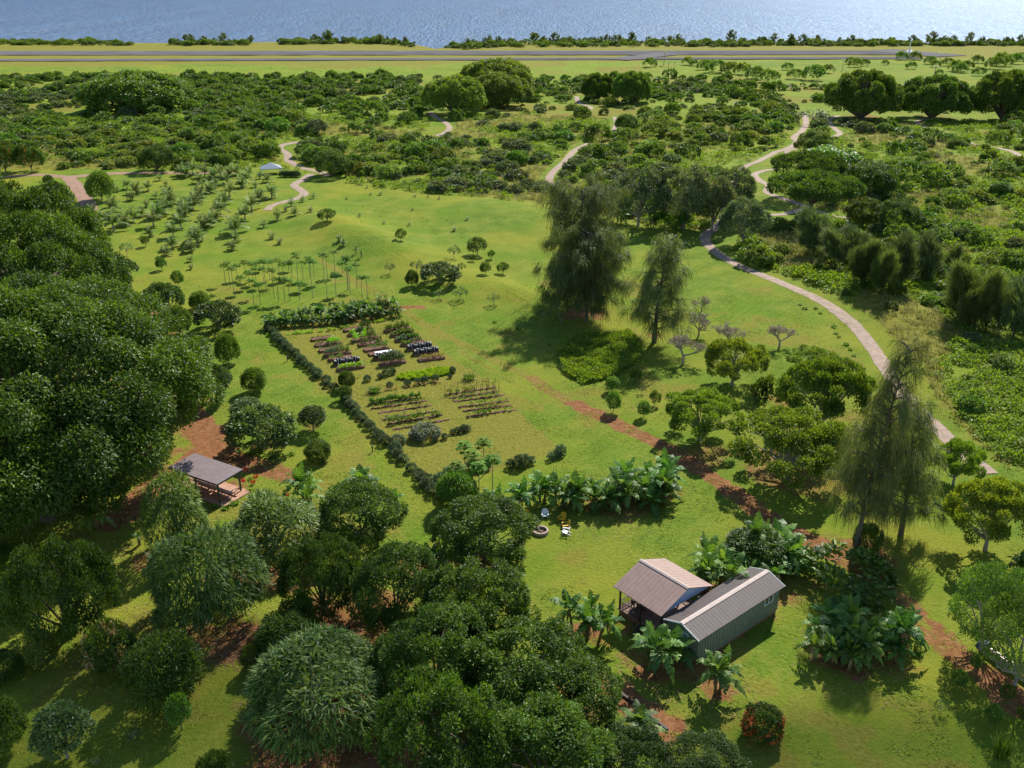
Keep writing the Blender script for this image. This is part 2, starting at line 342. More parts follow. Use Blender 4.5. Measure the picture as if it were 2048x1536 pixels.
def bananaleaf(L, Wd, el, az, droop, z0):
    """one blade: midrib curve with torn side segments, folded down from the midrib"""
    k = 11; d = np.array([cos(az) * cos(el), sin(az) * cos(el), sin(el)]); s = np.array([-sin(az), cos(az), 0])
    t = np.linspace(0, 1, k + 1); p = np.array([0, 0, z0]) + d * (L * t)[:, None] * (1 - .2 * droop * t)[:, None]; p[:, 2] -= L * droop * t ** 2.2
    w = Wd / 2 * np.sin(np.clip(.12 + t * .93, 0, 1) * pi) ** .6; w[0] = .03
    V, F = [], []
    for i in range(1, k):
        for sg in (-1, 1):
            dr = rng.uniform(.0, .45); a, b = p[i], p[i] + (p[i + 1] - p[i]) * rng.uniform(.8, 1.0)
            sw = (p[i + 1] - p[i]) * rng.uniform(.1, .9)
            oa = s * sg * w[i] * cos(dr) - np.array([0, 0, w[i] * sin(dr)]) + sw; ob = s * sg * w[i + 1] * cos(dr) - np.array([0, 0, w[i + 1] * sin(dr)]) + sw
            n = len(V); V += [a, b, b + ob, a + oa]; F.append([n, n + 1, n + 2, n + 3])
    n = len(V)
    for i in range(3):
        V += [p[i] - s * .04, p[i] + s * .04]
    F += [[n, n + 1, n + 3, n + 2], [n + 2, n + 3, n + 5, n + 4]]
    return np.array(V), np.array(F), np.full(len(V), rng.random())
def banana(name, h, L, nleaf, stems=1, sprd=.6, hang=True):
    parts, dead, mb = [], [], MB()
    for s_ in range(stems):
        a0 = rng.random() * 6; r0 = 0 if stems == 1 else sprd * sqrt(rng.random()); ox, oy = r0 * cos(a0), r0 * sin(a0); hh = h * (1 if s_ == 0 else rng.uniform(.5, 1.05)); LL = L * (1 if s_ == 0 else rng.uniform(.65, 1.05))
        lx, ly = ox * .35, oy * .35
        mb.tube([(ox, oy, -.1), (ox + lx * .4, oy + ly * .4, hh * .5), (ox + lx, oy + ly, hh)], [.14, .11, .07], 6)
        for k in range(nleaf):
            el = radians(75 - 62 * (k / nleaf) ** .8 + rng.uniform(-6, 6)); az = k * 2.4 + rng.uniform(-.3, .3) + s_
            v, f, r = bananaleaf(LL * rng.uniform(.85, 1.1), .74 * LL / 2.3, el, az, .14 + .42 * (k / nleaf) + rng.uniform(0, .15), hh - .15 * rng.random())
            parts.append((v + [ox + lx, oy + ly, 0], f, r))
        n = 7; az = rng.random(n) * 6.3
        D = np.stack([np.cos(az), np.sin(az), np.full(n, .1)], 1)
        dead.append(strips(np.tile([ox + lx, oy + ly, hh * .92], (n, 1)), D, rng.uniform(.8, 1.6, n) * hh / 2.4, .2, 1.2, 3))
    V, F, rv = cat(parts); ps = [('leaves', mesh(name, V, F, [M['banana']], rv=rv)), ('stem', mb.me(name + '_stem', M['pstem'], True))]
    v2, f2, r2 = cat(dead); ps.append(('dead_leaves', mesh(name + '_dead', v2, f2, [M['thatch']], rv=r2)))
    reg(name, 'banana', ps, samp(V), h + L * .8, L * .9)
banana('banA', 1.9, 2.4, 12, 2, .35); banana('banB', 1.5, 2.2, 11, 2, .4); banana('banC', 1.8, 2.3, 11, 5, 1.3); banana('banD', 1.7, 2.4, 11, 3, 1.0); banana('banE', 1.3, 1.2, 8, 1)
banana('banT', 2.9, 1.5, 8, 1)
def frond(L, el, az, droop, z0, npair=16, ll=.55, wd=.06):
    t = np.linspace(.12, 1, npair); d = np.array([cos(az) * cos(el), sin(az) * cos(el), sin(el)]); s = np.array([-sin(az), cos(az), 0.])
    def pos(t): 
        q = np.array([0, 0, z0]) + d * (L * t)[:, None]; q[:, 2] -= L * droop * t ** 2; return q
    p = pos(t); tg = unit(pos(t + .02) - p); parts = []
    for sg in (-1, 1):
        D = unit(s * sg * .8 + tg * .55 + np.array([0, 0, -.25]) + rnd(npair) * .08)
        l = ll * np.sin(np.clip(.25 + t * .75, 0, 1) * pi) ** .5 * rng.uniform(.85, 1.1, npair)
        parts.append(leaves(p, D, np.tile([0, 0, 1.], (npair, 1)), l, wd, .1))
    tt = np.linspace(0, 1, 6); q = pos(tt); V = np.stack([q - s * .03, q + s * .03], 1).reshape(-1, 3); F = np.array([[2 * i, 2 * i + 1, 2 * i + 3, 2 * i + 2] for i in range(5)])
    parts.append((V, F, np.full(len(V), .9)))
    V, F, rv = cat(parts); rv = np.clip(rv * .5 + rng.random() * .5, 0, 1); return V, F, rv
def palm(name, th, L, n, tr=.13, npair=16, lean=0.0, wd=.075):
    parts = [];
    for k in range(n):
        f = k / n; v, F, r = frond(L * rng.uniform(.85, 1.08), radians(84 - 46 * f + rng.uniform(-8, 8)), k * 2.4 + rng.uniform(-.2, .2), .16 + .55 * f, th, npair, L * .30, wd)
        v[:, 0] += lean; parts.append((v, F, r))
    V, F, rv = cat(parts); mb = MB(); mb.tube([(0, 0, -.1), (lean * .3, 0, th * .5), (lean, 0, th + .1)], [tr * 1.4, tr, tr * .8], 7)
    reg(name, 'palm', [('fronds', mesh(name, V, F, [M['palm']], rv=rv)), ('trunk', mb.me(name + '_trunk', M['barkp'], True))], samp(V), th + L * .85, L * .85)
palm('palmA', .4, 2.8, 13, npair=16, wd=.20); palm('palmB', .8, 2.7, 12, npair=16, wd=.20); palm('palmC', .25, 2.0, 9, npair=11, wd=.18); palm('palmT', 9, 2.8, 13, .2, 8, .8, .18)
def papaya(name, h, n, R):
    mb = MB(); mb.tube([(0, 0, -.1), (.03, 0, h * .6), (0, .03, h)], [.06, .05, .035], 5); parts = []
    for k in range(n):
        a = k * 2.4; el = radians(70 - 75 * k / n + rng.uniform(-10, 10)); l = R * rng.uniform(.6, .95); d = np.array([cos(a) * cos(el), sin(a) * cos(el), sin(el)])
        e = np.array([0, 0, h]) + d * l; mb.tube([(0, 0, h - .05), e], [.018, .01], 3, False)
        m = 7; ang = np.linspace(-2.2, 2.2, m); out = np.array([cos(a), sin(a), -.25]); s = np.array([-sin(a), cos(a), 0])
        D = out * np.cos(ang)[:, None] + s * np.sin(ang)[:, None]
        parts.append(leaves(np.tile(e, (m, 1)), D, np.tile([0, 0, 1.], (m, 1)) + rnd(m) * .1, .46 * R * (1 - .1 * np.abs(ang)), .24 * R, .05))
    V, F, rv = cat(parts)
    reg(name, 'papaya', [('leaves', mesh(name, V, F, [M['papaya']], rv=rv)), ('trunk', mb.me(name + '_trunk', M['barkp']))], samp(V), h + R * .6, R)
papaya('papA', 3.6, 20, 1.0); papaya('papB', 4.4, 18, .95); papaya('papC', 2.6, 26, 1.15)
def iron(name, H, R, nb, hang=1.0, lean=0, z0=.12, dens=26, wl=1.0, top=.35, ww=.07):
    mb = MB(); tp = lambda t: np.array([lean * t * t, 0, H * t])
    mb.tube([tp(t) - ([0, 0, .1] if t == 0 else [0, 0, 0]) for t in (0, .3, .6, .95)], [H * .018, H * .013, H * .008, .03], 7)
    Pn, Dn = [], []
    for k in range(nb):
        t = z0 + (1 - z0) * (k + .5) / nb; a = k * 2.4 + rng.uniform(-.4, .4)
        l = R * (np.interp(t, [0, .25, .6, 1], [.75, 1, .8, top])) * rng.uniform(.5, 1.25); up = .35 * l if hang > 0 else .8 * l
        b = tp(t); e = b + np.array([cos(a) * l, sin(a) * l, up]); mid = (b + e) / 2 + [0, 0, .12 * l]
        mb.tube([b, mid, e], [H * .006, H * .0035, .02], 4, False)
        nc = max(3, int(l * (2.4 if hang > 0 else 2.6))); tot = int(dens * l * 2)
        for c_ in range(nc):
            u = (.3 + .7 * (c_ + rng.random()) / nc); q = b * (1 - u) ** 2 + 2 * mid * (u * (1 - u)) + e * u * u + rnd(1)[0] * [.5, .5, .25] * (.3 + .16 * l)
            n = int(tot / nc * rng.uniform(.2, 1.8)); Pn.append(q + rnd(n) * np.array([.17, .17, .26]) * (1 + .06 * l))
            Dn.append(np.array([cos(a), sin(a), 0]) * .35 + rnd(n) * .28 + rnd(1)[0] * .2 + [0, 0, .1 if hang > 0 else 1.1])
    Pn = np.concatenate(Pn); Dn = np.concatenate(Dn); n = len(Pn)
    if hang <= 0: Dn = Dn + np.array([.5, .0, 0])
    V, F, rv = strips(Pn, Dn, wl * rng.uniform(.6, 1.3, n), ww, (1.1 if hang > 0 else .15), 2, side=unit(rnd(n) * [1, 1, .3]))
    reg(name, 'ironwood', [('foliage', mesh(name, V, F, [M['iron']], rv=rv)), ('trunk', mb.me(name + '_trunk', M['bark']))], samp(V), H, R)
iron('ironA', 15, 4.2, 72, dens=50, wl=.9, ww=.06, z0=.1, top=1.0); iron('ironB', 11, 4.4, 60, dens=52, wl=.9, ww=.06, z0=.14, top=.8); iron('ironC', 12.5, 2.5, 46, dens=44, wl=1.0, top=.45, lean=1.0, ww=.055); iron('ironD', 14, 3.2, 62, dens=50, wl=.85, top=.3, lean=2.8, ww=.05, z0=.2)
iron('ironY', 6.5, 1.9, 64, hang=0, lean=1.8, z0=.05, dens=62, wl=1.0, top=.10, ww=.055)
iron('ironS', 6.5, 2.4, 18, hang=0, lean=.9, z0=.06, dens=22, wl=1.0, top=.3, ww=.22)
def bare(name, H, R):
    mb = MB(); tips = []
    def br(p, d, l, r, k):
        e = p + d * l; mb.tube([p, e], [r, r * .72], 5 if k < 3 else 3, False)
        if k == 6: tips.append(e); return
        for j in range(4 if k == 0 else 3):
            nd = d * .75 + rnd(1)[0] * .62; nd[2] = abs(nd[2]) * .62 + .16; br(e, nd / np.linalg.norm(nd), l * rng.uniform(.6, .85), max(r * .62, .011), k + 1)
    br(np.array([0, 0, -.1]), np.array([0, 0, 1.]), .6, .10, 0)
    V = np.concatenate(mb.V); w = np.abs(V[:, :2]).max(); s = np.array([R / w, R / w, H / V[:, 2].max()]); mb.V = [v * s for v in mb.V]
    T = np.array(tips) * s; T = np.repeat(T, 2, 0); n = len(T)
    v, F, rv = leaves(T, rnd(n) + [0, 0, .5], rnd(n) + [0, 0, 1], .07, .045)
    reg(name, 'bare', [('branches', mb.me(name, M['plum'])), ('blossoms', mesh(name + '_fl', v, F, [M['blossom']], rv=rv))], samp(np.concatenate(mb.V)), H, R)
M['plum'] = simple('grey_branch', (.40, .33, .25), .8, .2, 6)
bare('plumA', 2.3, 1.8); bare('plumB', 2.4, 1.7)
def grassclump(name, mat, n, h, r, wd=.035, droop=.35, z=.0):
    a = rng.random(n) * 6.3; q = np.sqrt(rng.random(n)) * r * .4
    Cn = np.stack([np.cos(a) * q, np.sin(a) * q, np.zeros(n) + z], 1); D = np.stack([np.cos(a) * .45 * r / h, np.sin(a) * .45 * r / h, np.ones(n)], 1) + rnd(n) * .15
    V, F, rv = strips(Cn, D, h * rng.uniform(.7, 1.15, n), wd, droop * rng.uniform(.5, 1.3, n), 2)
    reg(name, 'grass', [('blades', mesh(name, V, F, [M[mat]], rv=rv))], samp(V), h, r)
grassclump('lemongrass', 'bright', 240, 1.9, 1.1, .06, .45); grassclump('seedling', 'papaya', 12, .9, .6, .12, .5); grassclump('ti', 'red', 26, .8, .5, .09, .5, .5)
grassclump('leafy', 'bright', 40, .8, .8, .14, .6)
TINY = ('bush', 'kale', 'hedgeb')
# ------------------------------------------------------------------ placing
CNT = {}
def put(t, loc, s, rz=None, name='tree', label=None, cat_='tree', group=None, onemesh=False):
    T = TPL[t]; s = (s, s, s) if isinstance(s, (int, float)) else s
    rz = rng.random() * 6.28 if rz is None else rz
    if len(T['parts']) == 1 or onemesh:
        o = link(name, T['parts'][0][1], loc, label=label, cat=cat_, group=group); o.rotation_euler = (0, 0, rz); o.scale = s; return o
    o = empty(name, loc, rz, label=label, cat=cat_, group=group); o.scale = s
    for pn, me in T['parts']: link(pn, me, parent=o)
    return o
def fit(t, box, lo=.55, hi=1.7, rz=0.0):
    """base position and scale (sxy, sz) of template t so that it covers the box in the photograph"""
    x0, y0, x1, y1 = box; pts = TPL[t]['pts']; c, s_ = cos(rz), sin(rz)
    pts = np.stack([pts[:, 0] * c - pts[:, 1] * s_, pts[:, 0] * s_ + pts[:, 1] * c, pts[:, 2]], 1)
    pts = np.concatenate([pts, [[0, 0, 0]]])
    bx, by = (x0 + x1) / 2, y1 - .12 * (y1 - y0); sx = sz = 1.0
    for k in range(40):
        b = G(bx, by); q = pts * [sx, sx, sz] + b; u, v = proj(q[:, 0], q[:, 1], q[:, 2])
        a0, a1 = np.percentile(u, .5), np.percentile(u, 99.5); v0, v1 = np.percentile(v, .5), max(np.percentile(v, 99.5), v[-1])
        sx *= ((x1 - x0) / (a1 - a0)) ** .7; bx += ((x0 + x1) - (a0 + a1)) / 2 * .7; by += (y1 - v1) * .6
        pm = FPX / (b[1] * cp + CAM_H * sp); sz += ((y1 - y0) - (v1 - v0)) / pm / cp / TPL[t]['H'] * .6
        sz = min(max(sz, lo * sx), hi * sx)
    return b, (sx, sx, sz)
def T_(t, box, label, name='tree', cat_='tree', group=None, **k):
    rz = rng.random() * 6.28; b, s = fit(t, box, rz=rz, **k)
    return put(t, b, s, rz, name, label, cat_, group)
# ------------------------------------------------------------------ regions of the land (authored as outlines over the ground)
SCRUB = [(-1500, 150), (0, 150), (300, 138), (640, 128), (830, 133), (960, 122), (1300, 124), (1480, 150), (1560, 168), (1640, 176), (2048, 182), (3200, 190), (3200, 1300), (2150, 1060),
         (2048, 950), (1990, 935), (1930, 862), (1870, 790), (1830, 730), (1795, 690), (1750, 645), (1700, 612), (1640, 575), (1560, 545), (1500, 520), (1470, 495), (1500, 470),
         (1560, 455), (1600, 440), (1700, 425), (1545, 428), (1500, 440), (1470, 455), (1440, 450), (1400, 462), (1310, 455), (1230, 440), (1120, 416), (1000, 403), (880, 392), (790, 380), (700, 366), (690, 345), (600, 345), (560, 335), (350, 341), (100, 346), (-1500, 346)]
LAWNS = [[(1480, 345), (1530, 310), (1600, 280), (1600, 300), (1540, 340), (1530, 365), (1560, 400), (1620, 425), (1540, 428), (1500, 440), (1470, 420), (1500, 390)],
         [(560, 292), (600, 285), (640, 277), (800, 290), (860, 262), (880, 235), (905, 240), (915, 262), (860, 280), (760, 285), (700, 285), (640, 290), (600, 300), (615, 325), (590, 330)]]
DENSE = [[(-1500, 150), (0, 150), (300, 140), (640, 130), (840, 133), (850, 240), (700, 215), (640, 222), (560, 232), (540, 290), (420, 285), (560, 300), (560, 330), (-1500, 338)],
         [(600, 300), (700, 285), (760, 320), (900, 295), (1100, 300), (1080, 370), (1040, 392), (900, 385), (720, 345), (620, 350)],
         [(830, 135), (960, 122), (1300, 125), (1480, 140), (1540, 170), (1400, 190), (1250, 215), (1160, 200), (1080, 165), (1060, 150)],
         [(1350, 150), (1560, 190), (1590, 240), (1500, 255), (1350, 250), (1250, 225)],
         [(1100, 395), (1235, 400), (1440, 330), (1500, 400), (1440, 440), (1230, 432)],
         [(1660, 480), (1800, 470), (2300, 500), (2300, 720), (1960, 660), (1850, 610), (1760, 560)]]
MEADOW = [[(1900, 690), (3000, 700), (3000, 1150), (2048, 940), (1980, 900), (1880, 780)]]
def dens(x, y):
    """how thick the scrub stands at a place: 0 lawn ... 1 closed thicket"""
    X, Y = PA(x, y)[..., 0], PA(x, y)[..., 1]
    s = inpoly(x, y, SCRUB); d = np.where(s, .15, 0.0)
    d = np.where(s & (vn(X / 26, Y / 40, 21) > .62), .36, d); d = np.where(s & (vn(X / 30, Y / 40, 22) > .68), .05, d)
    for q in DENSE: d = np.where(inpoly(x, y, q) & s, np.where(vn(X / 13, Y / 13, 33) > .58, .14, .70) if q is not DENSE[2] and q is not DENSE[3] else np.where(vn(X / 22, Y / 30, 34) > .5, .22, .78), d)
    dl = inpoly(x, y, DENSE[0]) & (vn(X / 34, Y / 30, 31) > .74); d = np.where(dl, .1, d)
    for q in MEADOW: d = np.where(inpoly(x, y, q) & s, np.where(vn(X / 9, Y / 9, 6) > .62, .5, .06), d)
    for q in LAWNS: d = np.where(inpoly(x, y, q), 0, d)
    return d
PATHS = [
 ('path', 2.5, [(1606, 226), (1612, 245), (1604, 262), (1588, 275), (1594, 284), (1575, 297), (1548, 306), (1518, 322), (1490, 333), (1474, 348), (1462, 380), (1450, 415), (1446, 440), (1432, 455), (1412, 470), (1414, 487), (1440, 510), (1480, 532), (1540, 557), (1590, 578), (1640, 601), (1680, 627), (1712, 655), (1740, 690), (1762, 722), (1785, 758), (1812, 795), (1850, 835), (1900, 880), (1950, 925), (1980, 948)]),
 ('path', 2.3, [(1677, 231), (1657, 241), (1662, 250), (1669, 256), (1680, 267), (1669, 273)]),
 ('path', 2.3, [(1594, 297), (1575, 302), (1583, 311)]),
 ('path', 2.4, [(1553, 338), (1525, 342), (1509, 350), (1520, 362), (1538, 371), (1534, 384), (1553, 393), (1584, 403), (1611, 414)]),
 ('path', 2.2, [(1535, 430), (1570, 428), (1611, 418), (1660, 430), (1710, 437), (1760, 432)]),
 ('path', 2.3, [(1858, 239), (1833, 243), (1840, 250), (1857, 256), (1885, 264), (1908, 273), (1942, 287), (1985, 294), (2018, 301), (2034, 308), (2044, 320)]),
 ('path', 2.3, [(1153, 193), (1158, 205), (1182, 215), (1172, 222)]), ('path', 2.3, [(1230, 234), (1233, 247), (1228, 264)]),
 ('path', 2.4, [(1180, 286), (1150, 301), (1128, 325), (1108, 342), (1099, 355), (1101, 367), (1124, 379)]),
 ('path', 2.4, [(861, 224), (874, 236), (892, 246), (899, 257), (890, 265), (871, 272)]),
 ('path', 2.6, [(640, 281), (600, 284), (566, 290), (560, 298), (575, 308), (576, 320), (600, 334), (636, 343), (660, 352)]),
 ('path', 2.5, [(622, 348), (602, 361), (588, 370), (598, 378), (609, 387), (596, 396), (572, 403), (545, 411), (534, 421)]),
 ('road', 3.4, [(-260, 366), (0, 354), (79, 350), (137, 354), (205, 348), (273, 346), (355, 346), (470, 345)]),
 ('road', 4.0, [(136, 355), (152, 372), (171, 400), (182, 424)])]
DIRT = [  # red earth: polylines (width m, strength) and blobs (radius m)
 ([(1064, 757), (1100, 785), (1150, 808), (1200, 832), (1255, 858)], 1.2, .62), ([(1150, 808), (1200, 832), (1255, 858), (1310, 884), (1355, 908)], 1.4, .95), ([(1330, 893), (1355, 908), (1400, 940), (1450, 975), (1500, 1010), (1560, 1052), (1620, 1082), (1665, 1108)], 1.6, .98), ([(1665, 1108), (1740, 1150), (1800, 1195), (1838, 1225)], 1.2, .75),
 ([(1838, 1225), (1880, 1262), (1930, 1305), (1990, 1352), (2060, 1400)], .75, .9), ([(1826, 1240), (1862, 1275), (1912, 1322), (1970, 1370), (2030, 1425)], .7, .8), ([(1930, 1315), (1990, 1365), (2050, 1410)], 1.8, .85),
 ([(425, 885), (455, 908), (500, 928), (545, 943), (585, 950)], 2.0, 1.0), ([(425, 885), (395, 915), (340, 950), (295, 985), (225, 1045)], 2.4, 1.0), ([(350, 800), (430, 890)], 3, 1.0),
 ([(785, 616), (842, 614)], .9, .9), ([(1230, 1385), (1275, 1420), (1330, 1460)], 1.9, 1.0)]
DBLOB = [(1290, 1290, 4, .62), (1350, 1330, 3.5, .68), (1250, 1240, 2.2, .5), (1440, 1310, 1.6, .8), (1180, 1262, 2, .9), (1315, 1345, 2, .9), (1440, 1380, 2, .8), (1690, 1320, 3.5, .8), (1770, 1320, 3, .7),
 (1470, 1265, 1.2, .8), (1540, 1235, 1.0, .6), (410, 1265, 3.5, .75), (470, 1290, 3.2, .9), (430, 1160, 2.6, .55), (300, 1120, 2.2, .7), (350, 1100, 1.6, .7), (560, 1150, 5, .8), (700, 1230, 6, .85), (640, 1500, 9, .8), (760, 1450, 9, .85), (860, 1130, 4, .8), (960, 1140, 3, .7),
 (1150, 628, 4.0, .9), (1190, 626, 4, .8), (1310, 672, 2.2, .8), (1430, 908, 4, .6), (1560, 940, 6, .7), (1640, 970, 5, .6), (1730, 1110, 4, .8), (1150, 1000, 3, .55), (1250, 1000, 6, .6), (1340, 985, 2.5, .6), (1420, 1180, 3, .8), (1540, 1170, 3.5, .7), (1620, 1170, 3, .5),
 (320, 628, 2.6, .9), (352, 665, 1.8, .7), (245, 565, 2.2, .5), (625, 856, 1.4, .7), (510, 780, 1.0, .7), (520, 893, 2.4, .6), (635, 915, 1.3, .5), (405, 795, 2.2, .7), (200, 760, 10, .6), (290, 900, 8, .8), (400, 960, 5, .8), (445, 975, 3, .8), (640, 640, 4, .5), (720, 640, 5, .55),
 (1390, 455, 5, .6), (1480, 452, 2.5, .5), (1590, 422, 4, .5), (650, 350, 3.5, .6), (1130, 232, 8, .6), (870, 230, 5, .6), (1730, 232, 12, .7), (1870, 232, 14, .5), (300, 1100, 2, .3), (1560, 805, 3, .6), (1700, 830, 4, .5), (1170, 1400, 5, .6), (60, 600, 8, .6),
 (270, 1440, 2.5, .25), (500, 1420, 2.5, .3), (150, 1330, 2.0, .4), (100, 1500, 3, .3), (60, 1520, 3, .3)]
def distpl(X, Y, pts):
    w = np.array([G(*p)[:2] for p in pts]); d = np.full(np.shape(X), 1e9)
    for a, b in zip(w[:-1], w[1:]):
        e = b - a; t = np.clip(((X - a[0]) * e[0] + (Y - a[1]) * e[1]) / (e @ e), 0, 1)
        d = np.minimum(d, np.hypot(X - a[0] - t * e[0], Y - a[1] - t * e[1]))
    return d
# ------------------------------------------------------------------ ground sheet
COAST = [(-2500, 88), (-600, 86), (0, 84), (330, 86), (560, 84), (700, 82), (790, 84), (835, 90), (872, 98), (905, 93), (940, 88), (1060, 84), (1350, 84), (1700, 87), (2048, 86), (2700, 86), (5000, 88)]
NC, NR = 820, 900
uu = np.linspace(-1.05, 1.05, NC); cpx = np.array([c[0] for c in COAST]); cpy = np.array([c[1] for c in COAST])
uimg = 1024 + FPX * uu / cp
yc = np.interp(uimg, cpx, cpy); Yc = PA(1024, yc)[..., 1]
Ym = 640.0                                          # rows share one spacing up to here, then follow the coast
tt = np.linspace(0, 1, NR); near = 14 + (Ym - 14) * (np.exp(tt * 2.9) - 1) / (np.exp(2.9) - 1); farr = np.linspace(0, 1, 90)[1:]
YY = np.concatenate([np.repeat(near[:, None], NC, 1), Ym + farr[:, None] * (Yc[None, :] - Ym)]); NRR = len(YY)
XX = uu[None, :] * (YY + 22)
PX, PY = proj(XX, YY)
DE = dens(PX, PY)
dirt = np.zeros_like(XX)
nz = fbm(XX / 1.3, YY / 1.3, 41) - .5
for pl, w, k in DIRT:
    a = np.array([G(*p)[:2] for p in pl]); sel = (XX > a[:, 0].min() - 9) & (XX < a[:, 0].max() + 9) & (YY > a[:, 1].min() - 9) & (YY < a[:, 1].max() + 9)
    d = distpl(XX[sel], YY[sel], pl) + nz[sel] * 1.6
    dirt[sel] = np.maximum(dirt[sel], k * np.clip(1 - (d - w * .75) / .7, 0, 1))
for x, y, r, k in DBLOB:
    c = G(x, y); sel = (np.abs(XX - c[0]) < r * 2) & (np.abs(YY - c[1]) < r * 2)
    d = np.hypot(XX[sel] - c[0], YY[sel] - c[1]) / r + (fbm(XX[sel] / 2.2, YY[sel] / 2.2, 43) - .5) * 1.3
    dirt[sel] = np.maximum(dirt[sel], k * np.clip((1.1 - d) * 1.8, 0, 1))
sc_ = (DE > 0)
air = (PY < 150) & ~inpoly(PX, PY, SCRUB)
dry = np.clip((fbm(XX / 24, YY / 24, 51) - .42) * 4, 0, 1) * sc_ * .75
airdry = air & (PY < 131 + 3 * np.sin(PX / 90)) & ((PX < 1290) | (PY < 117)); dry = np.where(airdry, 1.1, np.where(air, .15, dry))
GOLD = [((940, 250), 16, 6), ((900, 275), 20, 5), ((700, 260), 20, 7), ((600, 250), 14, 6), ((1230, 310), 16, 4), ((1190, 290), 10, 4), ((1260, 275), 14, 4), ((1040, 215), 26, 12), ((1750, 250), 26, 5), ((1800, 285), 24, 4), ((1880, 290), 20, 5), ((1780, 275), 14, 5), ((1900, 320), 14, 4), ((1950, 340), 16, 5), ((1560, 165), 50, 18), ((1620, 172), 40, 16), ((140, 335), 24, 3), ((760, 350), 20, 3), ((1120, 400), 14, 3), ((1560, 480), 6, 6), ((1600, 520), 8, 4), ((1830, 650), 8, 8), ((1800, 620), 8, 6), ((1900, 690), 6, 6)]
for (x, y), rx, ry in GOLD:
    c = G(x, y); q = ((XX - c[0]) / rx) ** 2 + ((YY - c[1]) / (ry * 2)) ** 2
    dry = np.maximum(dry, np.where(sc_, np.clip(1.3 - q, 0, 1), 0))
dry = np.where(inpoly(PX, PY, MEADOW[0]), dry * .15, dry)
GP = [(540, 652), (790, 630), (850, 672), (910, 720), (1000, 775), (1050, 835), (1125, 902), (1000, 938), (880, 982), (800, 905), (700, 800), (600, 705)]
gp = inpoly(PX + 5 * (nz), PY + 5 * nz, GP); dry = np.where(gp, .84 + .5 * (fbm(XX / 5, YY / 5, 53) - .5), dry)
for pl, w, k in (([(640, 520), (760, 590), (860, 655), (960, 705), (1064, 757)], .9, .85), ([(700, 560), (800, 625), (900, 690), (1050, 780), (1200, 850)], .7, .45), ([(1000, 600), (1080, 605), (1230, 600)], .5, .45), ([(560, 660), (620, 745), (700, 850), (790, 960), (840, 1060)], 1.0, .35), ([(900, 930), (1000, 880), (1120, 855)], .35, .6), ([(60, 1420), (150, 1330), (230, 1270)], .6, .5), ([(1450, 1150), (1600, 1250), (1640, 1400)], 1.2, .35)):
    a = np.array([G(*p)[:2] for p in pl]); sel = (XX > a[:, 0].min() - 9) & (XX < a[:, 0].max() + 9) & (YY > a[:, 1].min() - 9) & (YY < a[:, 1].max() + 9)
    dry[sel] = np.maximum(dry[sel], k * np.clip(1.6 - distpl(XX[sel], YY[sel], pl) / w + nz[sel] * 1.2, 0, 1))
dry = np.where(~sc_ & ~air & ~gp & (PY > 560), np.maximum(dry, np.clip((fbm(XX / 7, YY / 7, 57) - .56) * 3.2, 0, .55)), dry)
ZZ = hgt(XX, YY)
fv = (lambda a, b: (XX - a[0]) * (b[1] - a[1]) / np.linalg.norm(b - a) - (YY - a[1]) * (b[0] - a[0]) / np.linalg.norm(b - a))
fur = np.clip(ell(XX, YY, (600, 425), (900, 560), 7, 1.0) * 2 - .7, 0, 1); ZZ = ZZ + .20 * fur * (np.sin((fv(G(600, 425)[:2], G(900, 560)[:2]) + .5 * nz) * 4.2) > .2) * (.4 + vn(XX / 3, YY / 3, 99))
fur = np.clip(ell(XX, YY, (960, 560), (1090, 615), 5) * 2 - .7, 0, 1); ZZ = ZZ + .16 * fur * (np.sin((fv(G(960, 560)[:2], G(1090, 615)[:2]) + .5 * nz) * 4.2) > .2)
ZZ = ZZ + np.where(sc_ & (PY > 180), .5 * (fbm(XX / 2.2, YY / 2.2, 61) - .3) * np.clip(DE * 4, 0, 1), 0)
ZZ = ZZ + np.where(DE > .5, 1.0 * (vn(XX / 5, YY / 5, 62) - .2), 0) * (PY < 600)
PDs = np.full(XX.shape, 1e9)
for nme, w, pl in PATHS:                             # the verges of the paths are mown and level
    a = np.array([G(*p)[:2] for p in pl]); sel = (XX > a[:, 0].min() - 8) & (XX < a[:, 0].max() + 8) & (YY > a[:, 1].min() - 8) & (YY < a[:, 1].max() + 8)
    PDs[sel] = np.minimum(PDs[sel], distpl(XX[sel], YY[sel], pl) - w / 2)
m = np.clip(PDs / 3.0, 0, 1); base = hgt(XX, YY); ZZ = base + (ZZ - base) * np.clip((PDs - 1) / 2, 0, 1)
scr = np.where(sc_, .45 + .55 * np.clip(DE, 0, 1), 0.0) * np.clip((PDs - 1.2) / 1.2, 0, 1); dry *= np.clip((PDs - 1) / 1.5, 0, 1)
edge = (YY > Yc[None, :] - 14); ZZ = np.where(edge, ZZ - 0, ZZ)
V = np.stack([XX, YY, ZZ], -1).reshape(-1, 3); ii = (np.arange(NRR - 1)[:, None] * NC + np.arange(NC - 1)[None, :]).ravel()
F = np.stack([ii, ii + 1, ii + NC + 1, ii + NC], 1)
